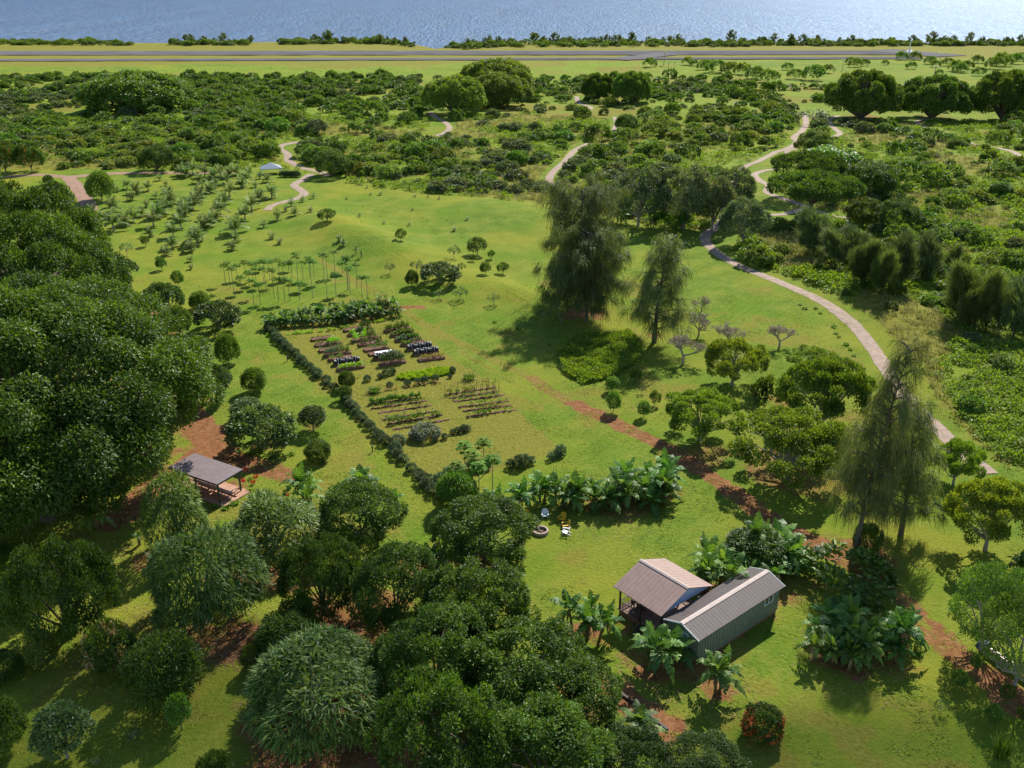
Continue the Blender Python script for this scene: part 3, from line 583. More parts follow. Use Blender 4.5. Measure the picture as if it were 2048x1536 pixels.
# low cliff down to the sea
last = V[(NRR - 1) * NC:]; cl = last.copy(); cl[:, 2] = -14; cl[:, 1] += 6; n0 = len(V); V = np.concatenate([V, cl]); j = np.arange(NC - 1); F2 = np.stack([(NRR - 1) * NC + j, (NRR - 1) * NC + j + 1, n0 + j + 1, n0 + j], 1)
cliffm = simple('sea_cliff', (.08, .07, .05), .9, .4, .2)
gm, t, N, L = newmat('ground'); b = N['Principled BSDF']; pos = N.new('ShaderNodeNewGeometry').outputs['Position']
at = N.new('ShaderNodeAttribute'); at.attribute_name = 'wt'; sx = N.new('ShaderNodeSeparateColor'); L.new(at.outputs['Color'], sx.inputs[0])
n_big = noise(N, L, .035, 4, pos); n_mid = noise(N, L, .22, 5, pos, .6); n_fine = noise(N, L, 2.3, 5, pos, .7); n_tiny = noise(N, L, 9, 3, pos, .7)
lawn = ramp(N, L, n_mid, [(.36, (.058, .130, .010)), (.5, (.125, .200, .020)), (.64, (.225, .245, .038))])
lawn2 = ramp(N, L, n_fine, [(.32, (.050, .110, .010)), (.5, (.135, .205, .024)), (.68, (.25, .305, .052))])
lawn = mixc(N, L, .5, lawn, lawn2)
yel = ramp(N, L, n_big, [(.42, (0, 0, 0)), (.62, (1, 1, 1))]); lawn = mixc(N, L, math_(N, L, 'MULTIPLY', yel, .6), lawn, (.27, .26, .030))
grn = ramp(N, L, noise(N, L, .075, 3, pos), [(.5, (0, 0, 0)), (.66, (1, 1, 1))]); lawn = mixc(N, L, math_(N, L, 'MULTIPLY', grn, .6), lawn, (.10, .20, .012))
wv = N.new('ShaderNodeTexWave'); wv.inputs['Scale'].default_value = .30; wv.inputs['Distortion'].default_value = 3; wv.inputs['Detail'].default_value = 3; wv.bands_direction = 'DIAGONAL'; L.new(pos, wv.inputs[0]); mpw = N.new('ShaderNodeMapping'); L.new(pos, mpw.inputs[0]); mpw.inputs['Rotation'].default_value = (0, 0, radians(80)); L.new(mpw.outputs[0], wv.inputs[0])
lawn = mixc(N, L, math_(N, L, 'MULTIPLY', wv.outputs[0], .16), lawn, (.24, .26, .03))
n_s = noise(N, L, .55, 6, pos, .7); scrc = mixc(N, L, .6, ramp(N, L, n_fine, [(.3, (.06, .11, .008)), (.55, (.16, .23, .02)), (.75, (.26, .31, .045))]), ramp(N, L, n_s, [(.36, (.045, .10, .008)), (.48, (.17, .26, .02)), (.6, (.33, .36, .06))]))
dryc = ramp(N, L, n_fine, [(.3, (.13, .14, .02)), (.7, (.27, .25, .045))])
dirtc = ramp(N, L, noise(N, L, 1.1, 6, pos, .7), [(.3, (.15, .058, .028)), (.5, (.26, .105, .052)), (.72, (.38, .20, .105))])
col = mixc(N, L, sx.outputs[0], lawn, scrc)
dn = math_(N, L, 'ADD', sx.outputs[1], math_(N, L, 'MULTIPLY', math_(N, L, 'SUBTRACT', n_mid, .5), 1.2)); dm = N.new('ShaderNodeMapRange'); dm.inputs[1].default_value = .3; dm.inputs[2].default_value = .6; L.new(dn, dm.inputs[0])
col = mixc(N, L, dm.outputs[0], col, dryc)
dn = math_(N, L, 'ADD', sx.outputs[2], math_(N, L, 'MULTIPLY', math_(N, L, 'SUBTRACT', noise(N, L, 1.6, 6, pos, .75), .5), 1.7)); dm = N.new('ShaderNodeMapRange'); dm.inputs[1].default_value = .34; dm.inputs[2].default_value = .85; dm.inputs[4].default_value = .93; L.new(dn, dm.inputs[0])
col = mixc(N, L, dm.outputs[0], col, dirtc)
L.new(col, b.inputs['Base Color']); b.inputs['Roughness'].default_value = .9; b.inputs['Specular IOR Level'].default_value = .05
bp = N.new('ShaderNodeBump'); bp.inputs['Strength'].default_value = 1; bp.inputs['Distance'].default_value = .22
L.new(math_(N, L, 'ADD', n_fine, math_(N, L, 'MULTIPLY', n_tiny, .5)), bp.inputs['Height']); L.new(bp.outputs[0], b.inputs['Normal'])
me = mesh('ground', V, [F, F2], [gm, cliffm], smooth=True)
wt = me.color_attributes.new('wt', 'FLOAT_COLOR', 'POINT'); cc_ = np.zeros((len(V), 4), np.float32); k = XX.size
cc_[:k, 0] = scr.ravel(); cc_[:k, 1] = dry.ravel(); cc_[:k, 2] = dirt.ravel(); cc_[:, 3] = 1; wt.data.foreach_set('color', cc_.ravel())
link('ground', me, kind='structure')
# ------------------------------------------------------------------ sea
wm, t, N, L = newmat('sea_water'); b = N['Principled BSDF']; pos = N.new('ShaderNodeNewGeometry').outputs['Position']
mp = N.new('ShaderNodeMapping'); L.new(pos, mp.inputs[0]); mp.inputs['Scale'].default_value = (1, .22, 1)
n1 = noise(N, L, .22, 4, mp.outputs[0], .65, .3); n2 = noise(N, L, .012, 4, mp.outputs[0], .7)
df = N.new('ShaderNodeBsdfDiffuse'); gl = N.new('ShaderNodeBsdfGlossy'); mx = N.new('ShaderNodeMixShader'); mx.inputs[0].default_value = .15; gl.inputs[0].default_value = (.66, .80, 1, 1); gl.inputs['Roughness'].default_value = .37
L.new(ramp(N, L, math_(N, L, 'ADD', math_(N, L, 'MULTIPLY', n1, .7), math_(N, L, 'MULTIPLY', n2, .3)), [(.38, (.0005, .010, .035)), (.62, (.005, .050, .125))]), df.inputs[0]); L.new(df.outputs[0], mx.inputs[1]); L.new(gl.outputs[0], mx.inputs[2]); L.new(mx.outputs[0], N['Material Output'].inputs[0])
bp = N.new('ShaderNodeBump'); bp.inputs['Strength'].default_value = 1; bp.inputs['Distance'].default_value = 4.2
L.new(math_(N, L, 'ADD', n1, math_(N, L, 'MULTIPLY', n2, 1.5)), bp.inputs['Height']); L.new(bp.outputs[0], gl.inputs['Normal'])
link('sea', mesh('sea', [(-7000, 500, -12), (7000, 500, -12), (7000, 9000, -12), (-7000, 9000, -12)], np.array([[0, 1, 2, 3]]), [wm]), kind='structure')
# ------------------------------------------------------------------ paths, runways
pm_ = simple('path_gravel', (.30, .215, .16), .9, .22, .9, .5); rm_ = simple('red_gravel', (.27, .155, .10), .9, .22, .9, .5)
asp = simple('asphalt', (.13, .125, .13), 1, .18, .05, spec=.0); asp2 = simple('worn_asphalt', (.16, .155, .16), 1, .15, .05, spec=0); mk = simple('runway_paint', (.6, .6, .58), .7, .1, 1)
def ribbon(name, pts, w, mat, dz=.05, world=False, step=1.2, jitter=.12, zf=None):
    w_ = np.array([(p if world else G(*p)[:2]) for p in pts], float)
    # Catmull-Rom through the points
    q = np.concatenate([[2 * w_[0] - w_[1]], w_, [2 * w_[-1] - w_[-2]]]); P_ = []
    for i in range(1, len(q) - 2):
        n = max(2, int(np.linalg.norm(q[i + 1] - q[i]) / step)); t = np.linspace(0, 1, n, endpoint=False)[:, None]
        P_.append(.5 * ((2 * q[i]) + (-q[i - 1] + q[i + 1]) * t + (2 * q[i - 1] - 5 * q[i] + 4 * q[i + 1] - q[i + 2]) * t ** 2 + (-q[i - 1] + 3 * q[i] - 3 * q[i + 1] + q[i + 2]) * t ** 3))
    P_ = np.concatenate(P_ + [q[-2:-1]]); d = np.gradient(P_, axis=0); d = unit(d); s = np.stack([d[:, 1], -d[:, 0]], 1); n = len(P_)
    V = []
    for k in (-1, -.33, .33, 1):
        e = w / 2 * k * (1 + (jitter * (vn(P_[:, 0] / 1.7 + k * 5, P_[:, 1] / 1.7, 71) - .5) * 2 if abs(k) == 1 else 0)); p = P_ + s * np.reshape(np.broadcast_to(e, n), (n, 1))
        z = hgt(p[:, 0], p[:, 1]) + dz + (.03 if abs(k) < 1 else -.015); V.append(np.stack([p[:, 0], p[:, 1], z], 1))
    V = np.stack(V, 1).reshape(-1, 3); i = (np.arange(n - 1)[:, None] * 4 + np.arange(3)[None, :]).ravel()
    return link(name, mesh(name, V, np.stack([i, i + 1, i + 5, i + 4], 1)[:, ::-1], [mat], smooth=True), kind='structure')
for nme, w, pl in PATHS: ribbon(nme, pl, w, pm_ if nme == 'path' else rm_)
def strip_(name, pl, mat, z):
    w_ = [G(x, y) for x, y in pl]; w_ = [(p[0], p[1], p[2] + z) for p in w_]; n = len(w_)
    return link(name, mesh(name, w_, np.array([list(range(n))[::-1]]), [mat]), kind='structure')
def wstrip(name, a, b, w, mat, z, n=60):
    a, b = G(*a)[:2], G(*b)[:2]; t = np.linspace(0, 1, n)[:, None]; P_ = a + (b - a) * t; d = unit((b - a)[None])[0]; s = np.array([-d[1], d[0]]) * w / 2; V = []
    for k in (-1, 1):
        p = P_ + s * k; V.append(np.stack([p[:, 0], p[:, 1], hgt(P_[:, 0], P_[:, 1]) * 0 + z + .35], 1))
    V = np.stack(V, 1).reshape(-1, 3); i = np.arange(n - 1) * 2
    return V, np.stack([i, i + 1, i + 3, i + 2], 1)[:, ::-1]
for nm, a, b_, w, mt, z in (('runway', (-900, 107.5), (1840, 106), 46, asp, .05), ('runway_shoulder', (-900, 104.0), (1790, 102.8), 9, asp2, .07), ('taxiway', (-900, 123.5), (1840, 116.5), 20, asp, .05), ('taxiway_edge', (-900, 121.8), (1800, 115.5), 5, asp2, .07), ('taxiway_link', (1230, 120.0), (1345, 108.0), 22, asp2, .09), ('runway_apron', (1760, 100.5), (1905, 113), 34, asp2, .10)):
    v, f = wstrip(nm, a, b_, w, mt, z); link(nm, mesh(nm, v, f, [mt]), kind='structure')
# ------------------------------------------------------------------ scrub: the 290 bushes that show largest are things, the rest is one mass
n = 60000; Yr = np.sqrt(rng.uniform(95 ** 2, 610 ** 2, n)); Xr = rng.uniform(-.72, .72, n) * (Yr + 22); px, py = proj(Xr, Yr)
d_ = dens(px, py); ok = rng.random(n) < np.where(d_ < .5, d_ * .52, d_ ** 1.1) * np.where(py < 260, .62, .75)
pd = np.full(n, 1e9)
for nme, w, pl in PATHS: pd = np.minimum(pd, distpl(Xr, Yr, pl) - w / 2)
KEEP = [(1653, 143, 1802, 240), (1805, 155, 1945, 240), (1590, 405, 1665, 510), (1548, 300, 1715, 440), (480, 318, 600, 352)]
for a in KEEP: ok &= ~((px > a[0]) & (px < a[2]) & (py > a[3] - 22) & (py < a[3] + 4))
big = (.4 + .95 * rng.random(n) ** 1.6) * np.where(d_ > .5, 1.1, 1.25) * np.where(py > 640, .6, 1) * np.where(py > 380, .8, 1)
ok &= pd > 1.2 + 2.0 * big
Xr, Yr, px, py, d_, big = (a[ok] for a in (Xr, Yr, px, py, d_, big)); Zr = hgt(Xr, Yr)
gx = {}; sel = []                                    # thin out crowding
for i in rng.permutation(len(Xr)):
    k = (int(Xr[i] // 3.1), int(Yr[i] // 3.1))
    if k in gx: continue
    gx[k] = 1; sel.append(i)
sel = np.array(sel); Xr, Yr, Zr, px, py, d_, big = (a[sel] for a in (Xr, Yr, Zr, px, py, d_, big))
reg_n = vn(Xr / 45, Yr / 45, 81); kind = np.where(reg_n < .35, 2, np.where(reg_n > .66, 3, 0)); r_ = rng.random(len(Xr)); kind = np.where(r_ < .32, rng.integers(0, 6, len(Xr)), kind); kind = np.where((kind == 0) & (rng.random(len(Xr)) < .5), 1, kind)
szpx = big * FPX / (Yr * cp + CAM_H * sp); inview = (px > -30) & (px < 2078)
order = np.argsort(-np.where(inview, szpx, 0)); ind = order[:290]; rest = order[290:]
for i in ind:
    wet = 'standing alone in the rough grass' if d_[i] < .5 else 'in the thicket'
    cn = ['mid green rounded shrub', 'tall mid green shrub', 'yellowish green low shrub', 'grey green low shrub', 'bright green shrub', 'dark green leafy shrub'][kind[i]]
    put('bush%d' % kind[i], (Xr[i], Yr[i], Zr[i]), (big[i] * 1.05, big[i] * 1.05, big[i] * rng.uniform(.8, 1.2)), name='shrub', label='%s %s beyond the mown lawn' % (cn, wet), cat_='shrub', group='%s shrubs %s' % (cn.split(' shrub')[0], wet), onemesh=True)
def mass(name, tpl, mats, Xr, Yr, Zr, S, kinds, keep, grow=1.0, **kw):
    """many copies of leaf clusters gathered in ONE mesh"""
    Vs, Fs, Rs = [], [], []; o = 0
    for k in range(len(tpl)):
        me = TPL[tpl[k]]['parts'][0][1]; nv = len(me.vertices); v = np.empty(nv * 3); me.vertices.foreach_get('co', v); v = v.reshape(-1, 3)
        rv = np.empty(nv); me.attributes['rnd'].data.foreach_get('value', rv); per = nv // len(me.polygons)
        lf = v.reshape(-1, 4, 3) if per == 4 else None
        if lf is None: lf = v.reshape(-1, 6, 3)
        kk = lf.shape[1]; q = np.where(kinds == k)[0]
        if not len(q): Fs.append(np.zeros((0, 4), int)); continue
        nl = int(len(lf) * keep); lf = lf[:]; c0 = lf.mean(1, keepdims=True)
        out, rr = [], []
        for s_ in range(min(6, len(q))):                  # six different thinnings
            idx = rng.choice(len(lf), nl, replace=False); qq = q[s_::6]; l2 = (c0[idx] + (lf[idx] - c0[idx]) * grow).reshape(-1, 3)
            a = rng.random(len(qq)) * 6.28; ca, sa = np.cos(a)[:, None], np.sin(a)[:, None]; s = S[qq][:, None]
            out.append(np.stack([(l2[None, :, 0] * ca - l2[None, :, 1] * sa) * s + Xr[qq][:, None], (l2[None, :, 0] * sa + l2[None, :, 1] * ca) * s + Yr[qq][:, None], l2[None, :, 2] * s * rng.uniform(.7, 1.2, (len(qq), 1)) + Zr[qq][:, None]], -1).reshape(-1, 3))
            rr.append(np.clip(np.repeat(rng.random(nl)[None] * .7, len(qq), 0) + rng.random((len(qq), 1)) * .3, 0, 1).repeat(kk, 1).ravel())
        out = np.concatenate(out); rr = np.concatenate(rr); m_ = len(out) // kk
        f = (np.arange(m_)[:, None] * kk + (np.array([0, 1, 2, 3]) if kk == 4 else np.array([0, 1, 3, 2]))) + o
        if kk == 6: f = np.concatenate([f, np.arange(m_)[:, None] * 6 + np.array([2, 3, 5, 4]) + o])
        Vs.append(out); Fs.append(f); Rs.append(rr); o += len(out)
    return link(name, mesh(name, np.concatenate(Vs), Fs, mats, mi=np.concatenate([np.full(len(f), k) for k, f in enumerate(Fs)]), rv=np.concatenate(Rs)), **kw)
KM = [M['scrubA'], M['scrubA'], M['scrubB'], M['scrubC'], M['bright'], M['mango']]
mass('scrub', ['bush%d' % k for k in range(6)], KM, Xr[rest], Yr[rest], Zr[rest], big[rest], kind[rest], .34, 1.7, kind='stuff', label='mass of mixed green scrub covering the land before the airfield', cat='scrub')
print('BUSHES', len(Xr))
# low vine cover and tall grass
n = 130000; Yr = np.sqrt(rng.uniform(85 ** 2, 430 ** 2, n)); Xr = rng.uniform(-.68, .68, n) * (Yr + 22); px, py = proj(Xr, Yr)
s = inpoly(px, py, SCRUB); pd = np.full(n, 1e9)
for q in LAWNS: s &= ~inpoly(px, py, q)
Xr, Yr, px, py = (a[s] for a in (Xr, Yr, px, py)); pd = np.full(len(Xr), 1e9)
for nme, w, pl in PATHS: pd = np.minimum(pd, distpl(Xr, Yr, pl) - w / 2)
s = (pd > 1.9) & (rng.random(len(Xr)) < np.clip(1.75 - Yr / 190, .16, 1)); Xr, Yr, px, py = (a[s] for a in (Xr, Yr, px, py)); Zr = hgt(Xr, Yr) + .15
gn = fbm(Xr / 24, Yr / 24, 51); gold = (gn > .54) & (rng.random(len(Xr)) < .8)
for (x, y), rx, ry in GOLD:
    c = G(x, y); gold |= ((Xr - c[0]) / rx) ** 2 + ((Yr - c[1]) / (ry * 2)) ** 2 < 1
gold &= ~(inpoly(px, py, MEADOW[0]) & (rng.random(len(Xr)) < .93))
grassclump('tuftD', 'dry', 14, 1.1, .9, .10, .5); grassclump('tuftG', 'grassy', 14, .9, .9, .11, .5)
(V, F, rv), _, _ = crown(.9, 0, .55, 6, .35, .26, .18, 22, zmin=0, shell=.4); reg('cov', 'grass', [('l', mesh('cov', V, F, [M['cover']], rv=rv))], samp(V), .5, .9)
kn = rng.random(len(Xr)) < np.where(inpoly(px, py, MEADOW[0]), .75, .45); S_ = rng.uniform(.7, 1.4, len(Xr)) * np.where(Yr > 180, 1.5, 1)
a = gold; mass('dry_grass', ['tuftD'], [M['dry']], Xr[a], Yr[a], Zr[a], S_[a], np.zeros(a.sum(), int), 1.0, 1.0, kind='stuff', label='tall dry golden grass in patches between the shrubs', cat='grass')
a = ~gold & ~kn; mass('tall_grass', ['tuftG'], [M['grassy']], Xr[a], Yr[a], Zr[a], S_[a], np.zeros(a.sum(), int), 1.0, 1.0, kind='stuff', label='tall fresh green grass growing over the rough meadow', cat='grass')
a = ~gold & kn; mass('ground_cover', ['cov'], [M['cover']], Xr[a], Yr[a], Zr[a], S_[a] * 1.1, np.zeros(a.sum(), int), .55, 1.2, kind='stuff', label='low leafy vines covering the rough meadow', cat='ground cover')
print('TUFTS', len(Xr))

# small weeds and tufts in the lawns, leaf litter under the orchard
n = 190000; Yr = np.sqrt(rng.uniform(38 ** 2, 185 ** 2, n)); Xr = rng.uniform(-.62, .62, n) * (Yr + 22); px, py = proj(Xr, Yr); ok = ~inpoly(px, py, SCRUB) & ((vn(Xr / 3.5, Yr / 3.5, 44) + .5 * vn(Xr / .9, Yr / .9, 45)) > .82 + .35 * rng.random(n)); Xr, Yr = Xr[ok], Yr[ok]; n = len(Xr)
Pn = np.stack([Xr, Yr, hgt(Xr, Yr) + .02], 1); m_ = 3; Pn = np.repeat(Pn, m_, 0) + rnd(n * m_) * [.12, .12, .0]; V, F, rv = leaves(Pn, rnd(n * m_) * [1, 1, .2] + [0, 0, .45], rnd(n * m_) * .5 + [0, 0, 1], .20, .10)
link('weeds', mesh('weeds', V, F, [M['grassy']], rv=rv), kind='stuff', label='small weeds and grass tufts growing through the mown lawn', cat='grass'); print('WEEDS', n)
pc = []
for x, y, r, k in ((300, 1120, 5, 500), (420, 1270, 5, 900), (200, 1330, 6, 500), (480, 1300, 3, 500), (640, 1480, 7, 500), (180, 1090, 6, 500), (540, 1400, 3, 300), (1390, 905, 4, 300), (1560, 930, 6, 500), (1740, 1110, 5, 400), (1210, 1010, 8, 500), (1700, 1330, 6, 300), (1310, 1350, 4, 300), (1440, 1390, 3, 150), (240, 1200, 6, 500), (700, 640, 12, 600)):
    g = G(x, y); a_ = rng.random(k) * 6.28; q = np.sqrt(rng.random(k)) * r; pc.append(np.stack([g[0] + np.cos(a_) * q, g[1] + np.sin(a_) * q], 1))
pc = np.concatenate(pc); Pn = np.stack([pc[:, 0], pc[:, 1], hgt(pc[:, 0], pc[:, 1]) + .04], 1); n = len(Pn)
V, F, rv = leaves(Pn, rnd(n) * [1, 1, .15], rnd(n) * .3 + [0, 0, 1], rng.uniform(.12, .34, n), .09); link('leaf_litter', mesh('leaf_litter', V, F, [M['thatch']], rv=rv), kind='stuff', label='dead leaves lying on the ground under the trees', cat='leaf litter')
# ------------------------------------------------------------------ buildings
def z2p(x, y, s=2.926, ox=0, oy=0): return (ox + x / s, oy + y / s)
def ribbed(name, c0, c1, rib, axis_n):
    m, t, N, L = newmat(name); b = N['Principled BSDF']; tc = N.new('ShaderNodeTexCoord').outputs['Object']
    L.new(ramp(N, L, noise(N, L, 1.3, 4, tc), [(.3, c0), (.7, c1)]), b.inputs['Base Color']); b.inputs['Roughness'].default_value = .55; b.inputs['Specular IOR Level'].default_value = .35
    return m
M['roof_tan'] = ribbed('tan_metal_roof', (.27, .175, .145), (.33, .225, .19), 0, 0); M['roof_brown'] = ribbed('brown_metal_roof', (.075, .058, .056), (.10, .08, .078), 0, 0)
M['ridge'] = simple('pale_ridge_cap', (.52, .42, .37), .45, .1, 2); M['siding'] = simple('green_siding', (.21, .235, .155), .75, .12, 2, .1); M['trimw'] = simple('white_trim', (.75, .76, .78), .5, .05)
M['bluew'] = simple('pale_blue_gable', (.36, .45, .58), .6, .08); M['glass'] = simple('dark_glass', (.015, .022, .035), .08, .2); M['wood'] = simple('deck_wood', (.20, .105, .075), .7, .3, 3, .2)
M['dwood'] = simple('dark_wood', (.045, .03, .025), .7, .3, 3); M['skirt'] = simple('earth_skirting', (.24, .15, .09), .85, .2, 3); M['tablew'] = simple('table_wood', (.42, .25, .17), .6, .2, 4)
M['greenpost'] = simple('dark_green_paint', (.03, .065, .05), .5, .2); M['conc'] = simple('red_paving', (.42, .23, .15), .85, .2, 2); M['bedwood'] = simple('bed_timber', (.23, .12, .075), .85, .35, 4, .3); M['soil'] = simple('garden_soil', (.15, .07, .04), .95, .4, 6, .5)
M['mesh'] = simple('black_shade_cloth', (.012, .013, .016), .6, .4, 5); M['pipe'] = simple('white_pipe', (.7, .7, .68), .5, .1); M['yellow'] = simple('yellow_paint', (.72, .42, .02), .45, .12); M['whitep'] = simple('white_paint', (.78, .80, .82), .45, .05)
M['stone'] = simple('fire_pit_stone', (.42, .33, .26), .9, .35, 5, .5); M['ash'] = simple('ash', (.10, .06, .05), .95, .4, 6); M['canvas'] = simple('pale_canopy', (.22, .27, .34), .6, .05); M['blackm'] = simple('black_metal', (.02, .02, .02), .5, .2); M['tarp'] = simple('blue_tarp', (.03, .06, .16), .6, .3)
def frame(p, q, z):
    a, b = P0(p[0], p[1], z), P0(q[0], q[1], z); d = b - a; return a, b, atan2(d[1], d[0]), float(np.linalg.norm(d))
# long cabin: local x runs along the ridge (towards the far end), origin at the near gable centre
eR, fR, az, Lc = frame((1399, 1280), (1568, 1172), 3.2); eL, fL, _, _ = frame((1329, 1238), (1498, 1137), 3.2)
az = atan2(*((fR - eR) + (fL - eL))[[1, 0]]); Lc = 12.9; Wc = 4.25; mid = (eR + fR + eL + fL) / 4
o = mid - np.array([cos(az), sin(az), 0]) * Lc / 2; E0, RG = 3.2, 3.95
cab = empty('cabin', (o[0], o[1], 0), az, label='long narrow cabin with sage green batten walls and brown metal roof', cat='cabin')
mb = MB(); hw = Wc / 2 - .32; x0, x1 = .35, Lc - .35; gy = E0 - .02
mb.add([(x0, -hw, .55), (x1, -hw, .55), (x1, hw, .55), (x0, hw, .55), (x0, -hw, gy), (x1, -hw, gy), (x1, hw, gy), (x0, hw, gy), (x0, 0, RG - .13), (x1, 0, RG - .13)], [(3, 2, 1, 0), (0, 1, 5, 4), (2, 3, 7, 6), (0, 4, 8, 7, 3), (1, 2, 6, 9, 5), (4, 5, 9, 8), (7, 8, 9, 6)])
for k in range(30):
    x = x0 + .2 + k * (x1 - x0 - .4) / 29
    mb.box((x, -hw - .02, 1.85), (.06, .045, 2.6)); mb.box((x, hw + .02, 1.85), (.06, .045, 2.6))
for k in range(9):
    y = -hw + .2 + k * (2 * hw - .4) / 8; hh = 2.55 + .5 * (1 - abs(y) / hw)
    for xx, s in ((x0, -1), (x1, 1)): mb.box((xx + s * .02, y, .57 + hh / 2), (.045, .06, hh))
mb.obj('wall', M['siding'], cab)
mb = MB(); mb.box((Lc / 2, 0, .27), (x1 - x0 - .12, 2 * hw - .12, .56)); mb.obj('skirting', M['skirt'], cab)
mb = MB(); mb.box((Lc / 2, -hw - .03, .60), (x1 - x0, .05, .12)); mb.box((Lc / 2, hw + .03, .60), (x1 - x0, .05, .12)); mb.obj('sill_board', M['siding'], cab)
def roofplane(mb, L, hw_, e, r, side, t=.07, rib=.42):
    q = [(0, side * hw_, e), (L, side * hw_, e), (L, 0, r), (0, 0, r)]; q = q if side < 0 else q[::-1]; mb.slab(q, t)
    n = int(L / rib); ln = sqrt(hw_ ** 2 + (r - e) ** 2); a = atan2(r - e, hw_)
    for k in range(1, n):
        mb.bar((k * L / n, side * hw_ * .99, e - .005 + (r - e) * .01), (k * L / n, side * .12, r - (r - e) * .12 / hw_ - .005), .03, .03)
mb = MB(); roofplane(mb, Lc, Wc / 2, E0, RG, -1); roofplane(mb, Lc, Wc / 2, E0, RG, 1); rf = mb.obj('roof', M['roof_brown'], cab)
mb = MB(); s = (RG - E0) / (Wc / 2)
for sg in (-1, 1):
    q = [(-.03, sg * .24, RG - .24 * s + .06), (Lc + .03, sg * .24, RG - .24 * s + .06), (Lc + .03, 0, RG + .075), (-.03, 0, RG + .075)]; mb.slab(q if sg < 0 else q[::-1], .03)
mb.obj('ridge_cap', M['ridge'], rf)
mb = MB()
for x in (-.035, Lc + .035):
    for sg in (-1, 1): mb.bar((x, sg * Wc / 2, E0 - .03), (x, 0, RG - .03), .05, .13)
mb.obj('barge_board', M['trimw'], rf)
wx = Lc - 2.1
mb = MB(); yy = -hw - .06
for c, d in (((wx, yy, 2.05), (1.35, .06, .09)), ((wx, yy, 2.95), (1.35, .06, .09)), ((wx - .63, yy, 2.5), (.09, .06, .82)), ((wx + .63, yy, 2.5), (.09, .06, .82)), ((wx, yy, 2.5), (.07, .06, .82))): mb.box(c, d)
w_ = mb.obj('window', M['trimw'], cab); MB().box((wx, -hw - .035, 2.5), (1.18, .03, .82)).obj('pane', M['glass'], w_)
mb = MB(); yy = x0 - .05
for c, d in (((yy, 0, 1.55), (.06, 1.35, .09)), ((yy, 0, 2.85), (.06, 1.35, .09)), ((yy, -.63, 2.2), (.06, .09, 1.22)), ((yy, .63, 2.2), (.06, .09, 1.22)), ((yy, 0, 2.2), (.06, .06, 1.22))): mb.box(c, d)
w_ = mb.obj('window', M['trimw'], cab); MB().box((x0 - .03, 0, 2.2), (.03, 1.18, 1.22)).obj('pane', simple('sky_glass', (.25, .35, .48), .1, .1), w_)
# open lanai
a, b, lz, Ll = frame((1227, 1173), (1324, 1232), 3.5); c, d, _, _ = frame((1328, 1115), (1426, 1170), 3.5); ctr = (a + b + c + d) / 4; lz = az - pi / 2
Wl = float((np.linalg.norm(c - a) + np.linalg.norm(d - b)) / 2); Ll = float((np.linalg.norm(b - a) + np.linalg.norm(d - c)) / 2)
lan = empty('lanai', (ctr[0], ctr[1], 0), lz, label='open sided lanai with tan metal gable roof over a wooden deck', cat='pavilion')
E1, R1 = 3.45, 4.9; RX = [(-Ll / 2), (Ll / 2)]
mb = MB()
class Sh(MB): pass
def shift(mb, dx): mb.V = [v + np.array([dx, 0, 0]) for v in mb.V]
roofplane(mb, Ll, Wl / 2, E1, R1, -1, .08, .45); roofplane(mb, Ll, Wl / 2, E1, R1, 1, .08, .45); shift(mb, -Ll / 2); rf = mb.obj('roof', M['roof_tan'], lan)
mb = MB(); s = (R1 - E1) / (Wl / 2)
for sg in (-1, 1):
    q = [(-Ll / 2 - .03, sg * .2, R1 - .2 * s + .06), (Ll / 2 + .03, sg * .2, R1 - .2 * s + .06), (Ll / 2 + .03, 0, R1 + .08), (-Ll / 2 - .03, 0, R1 + .08)]; mb.slab(q if sg < 0 else q[::-1], .03)
mb.obj('ridge_cap', M['ridge'], rf)
mb = MB(); x = Ll / 2 - .35; mb.add([(x, -Wl / 2 + .3, E1 - .02), (x, Wl / 2 - .3, E1 - .02), (x, 0, R1 - .14), (x - .06, -Wl / 2 + .3, E1 - .02), (x - .06, Wl / 2 - .3, E1 - .02), (x - .06, 0, R1 - .14)], [(0, 1, 2), (5, 4, 3), (0, 3, 4, 1), (1, 4, 5, 2), (2, 5, 3, 0)])
mb.box((x, 0, E1 - .1), (.12, Wl - .4, .18)); mb.obj('gable', M['bluew'], lan)
mb = MB(); mb.box((0, 0, .78), (Ll - .5, Wl - .9, .12)); mb.box((0, 0, .36), (Ll - .8, Wl - 1.2, .70)); mb.obj('deck', M['wood'], lan)
for px_ in (-Ll / 2 + .45, 0, Ll / 2 - .45):
    for py_ in (-Wl / 2 + .6, Wl / 2 - .6): MB().box((px_, py_, .84 + (E1 - .95) / 2), (.14, .14, E1 - .95)).obj('post', M['dwood'], lan)
mb = MB()
for y in (-Wl / 2 + .6, Wl / 2 - .6): mb.box((0, y, E1 - .16), (Ll - .6, .12, .2))
mb.obj('beam', M['dwood'], lan)
def rail(a, b, name='railing'):
    mb = MB(); a = np.array(a, float); b = np.array(b, float); mb.bar(a + [0, 0, .95], b + [0, 0, .95], .1, .05); mb.bar(a + [0, 0, .15], b + [0, 0, .15], .05); n = int(np.linalg.norm(b - a) / .18)
    for k in range(n + 1): q = a + (b - a) * k / n; mb.bar(q + [0, 0, .02], q + [0, 0, .94], .03)
    return mb.obj(name, M['dwood'], lan)
Hx, Hy = Ll / 2 - .45, Wl / 2 - .6
rail((-Hx + .15, -Hy, .84), (.2, -Hy, .84)); rail((-Hx, -Hy + .15, .84), (-Hx, Hy - .15, .84)); rail((-Hx + .15, Hy, .84), (Hx - .15, Hy, .84))
mb = MB()
for k in range(5): mb.box((1.25, -Wl / 2 + .22 - k * .3, .72 - k * .165), (1.9, .3, .05)); mb.box((1.25, -Wl / 2 + .3 - k * .3, .64 - k * .165), (1.9, .03, .15))
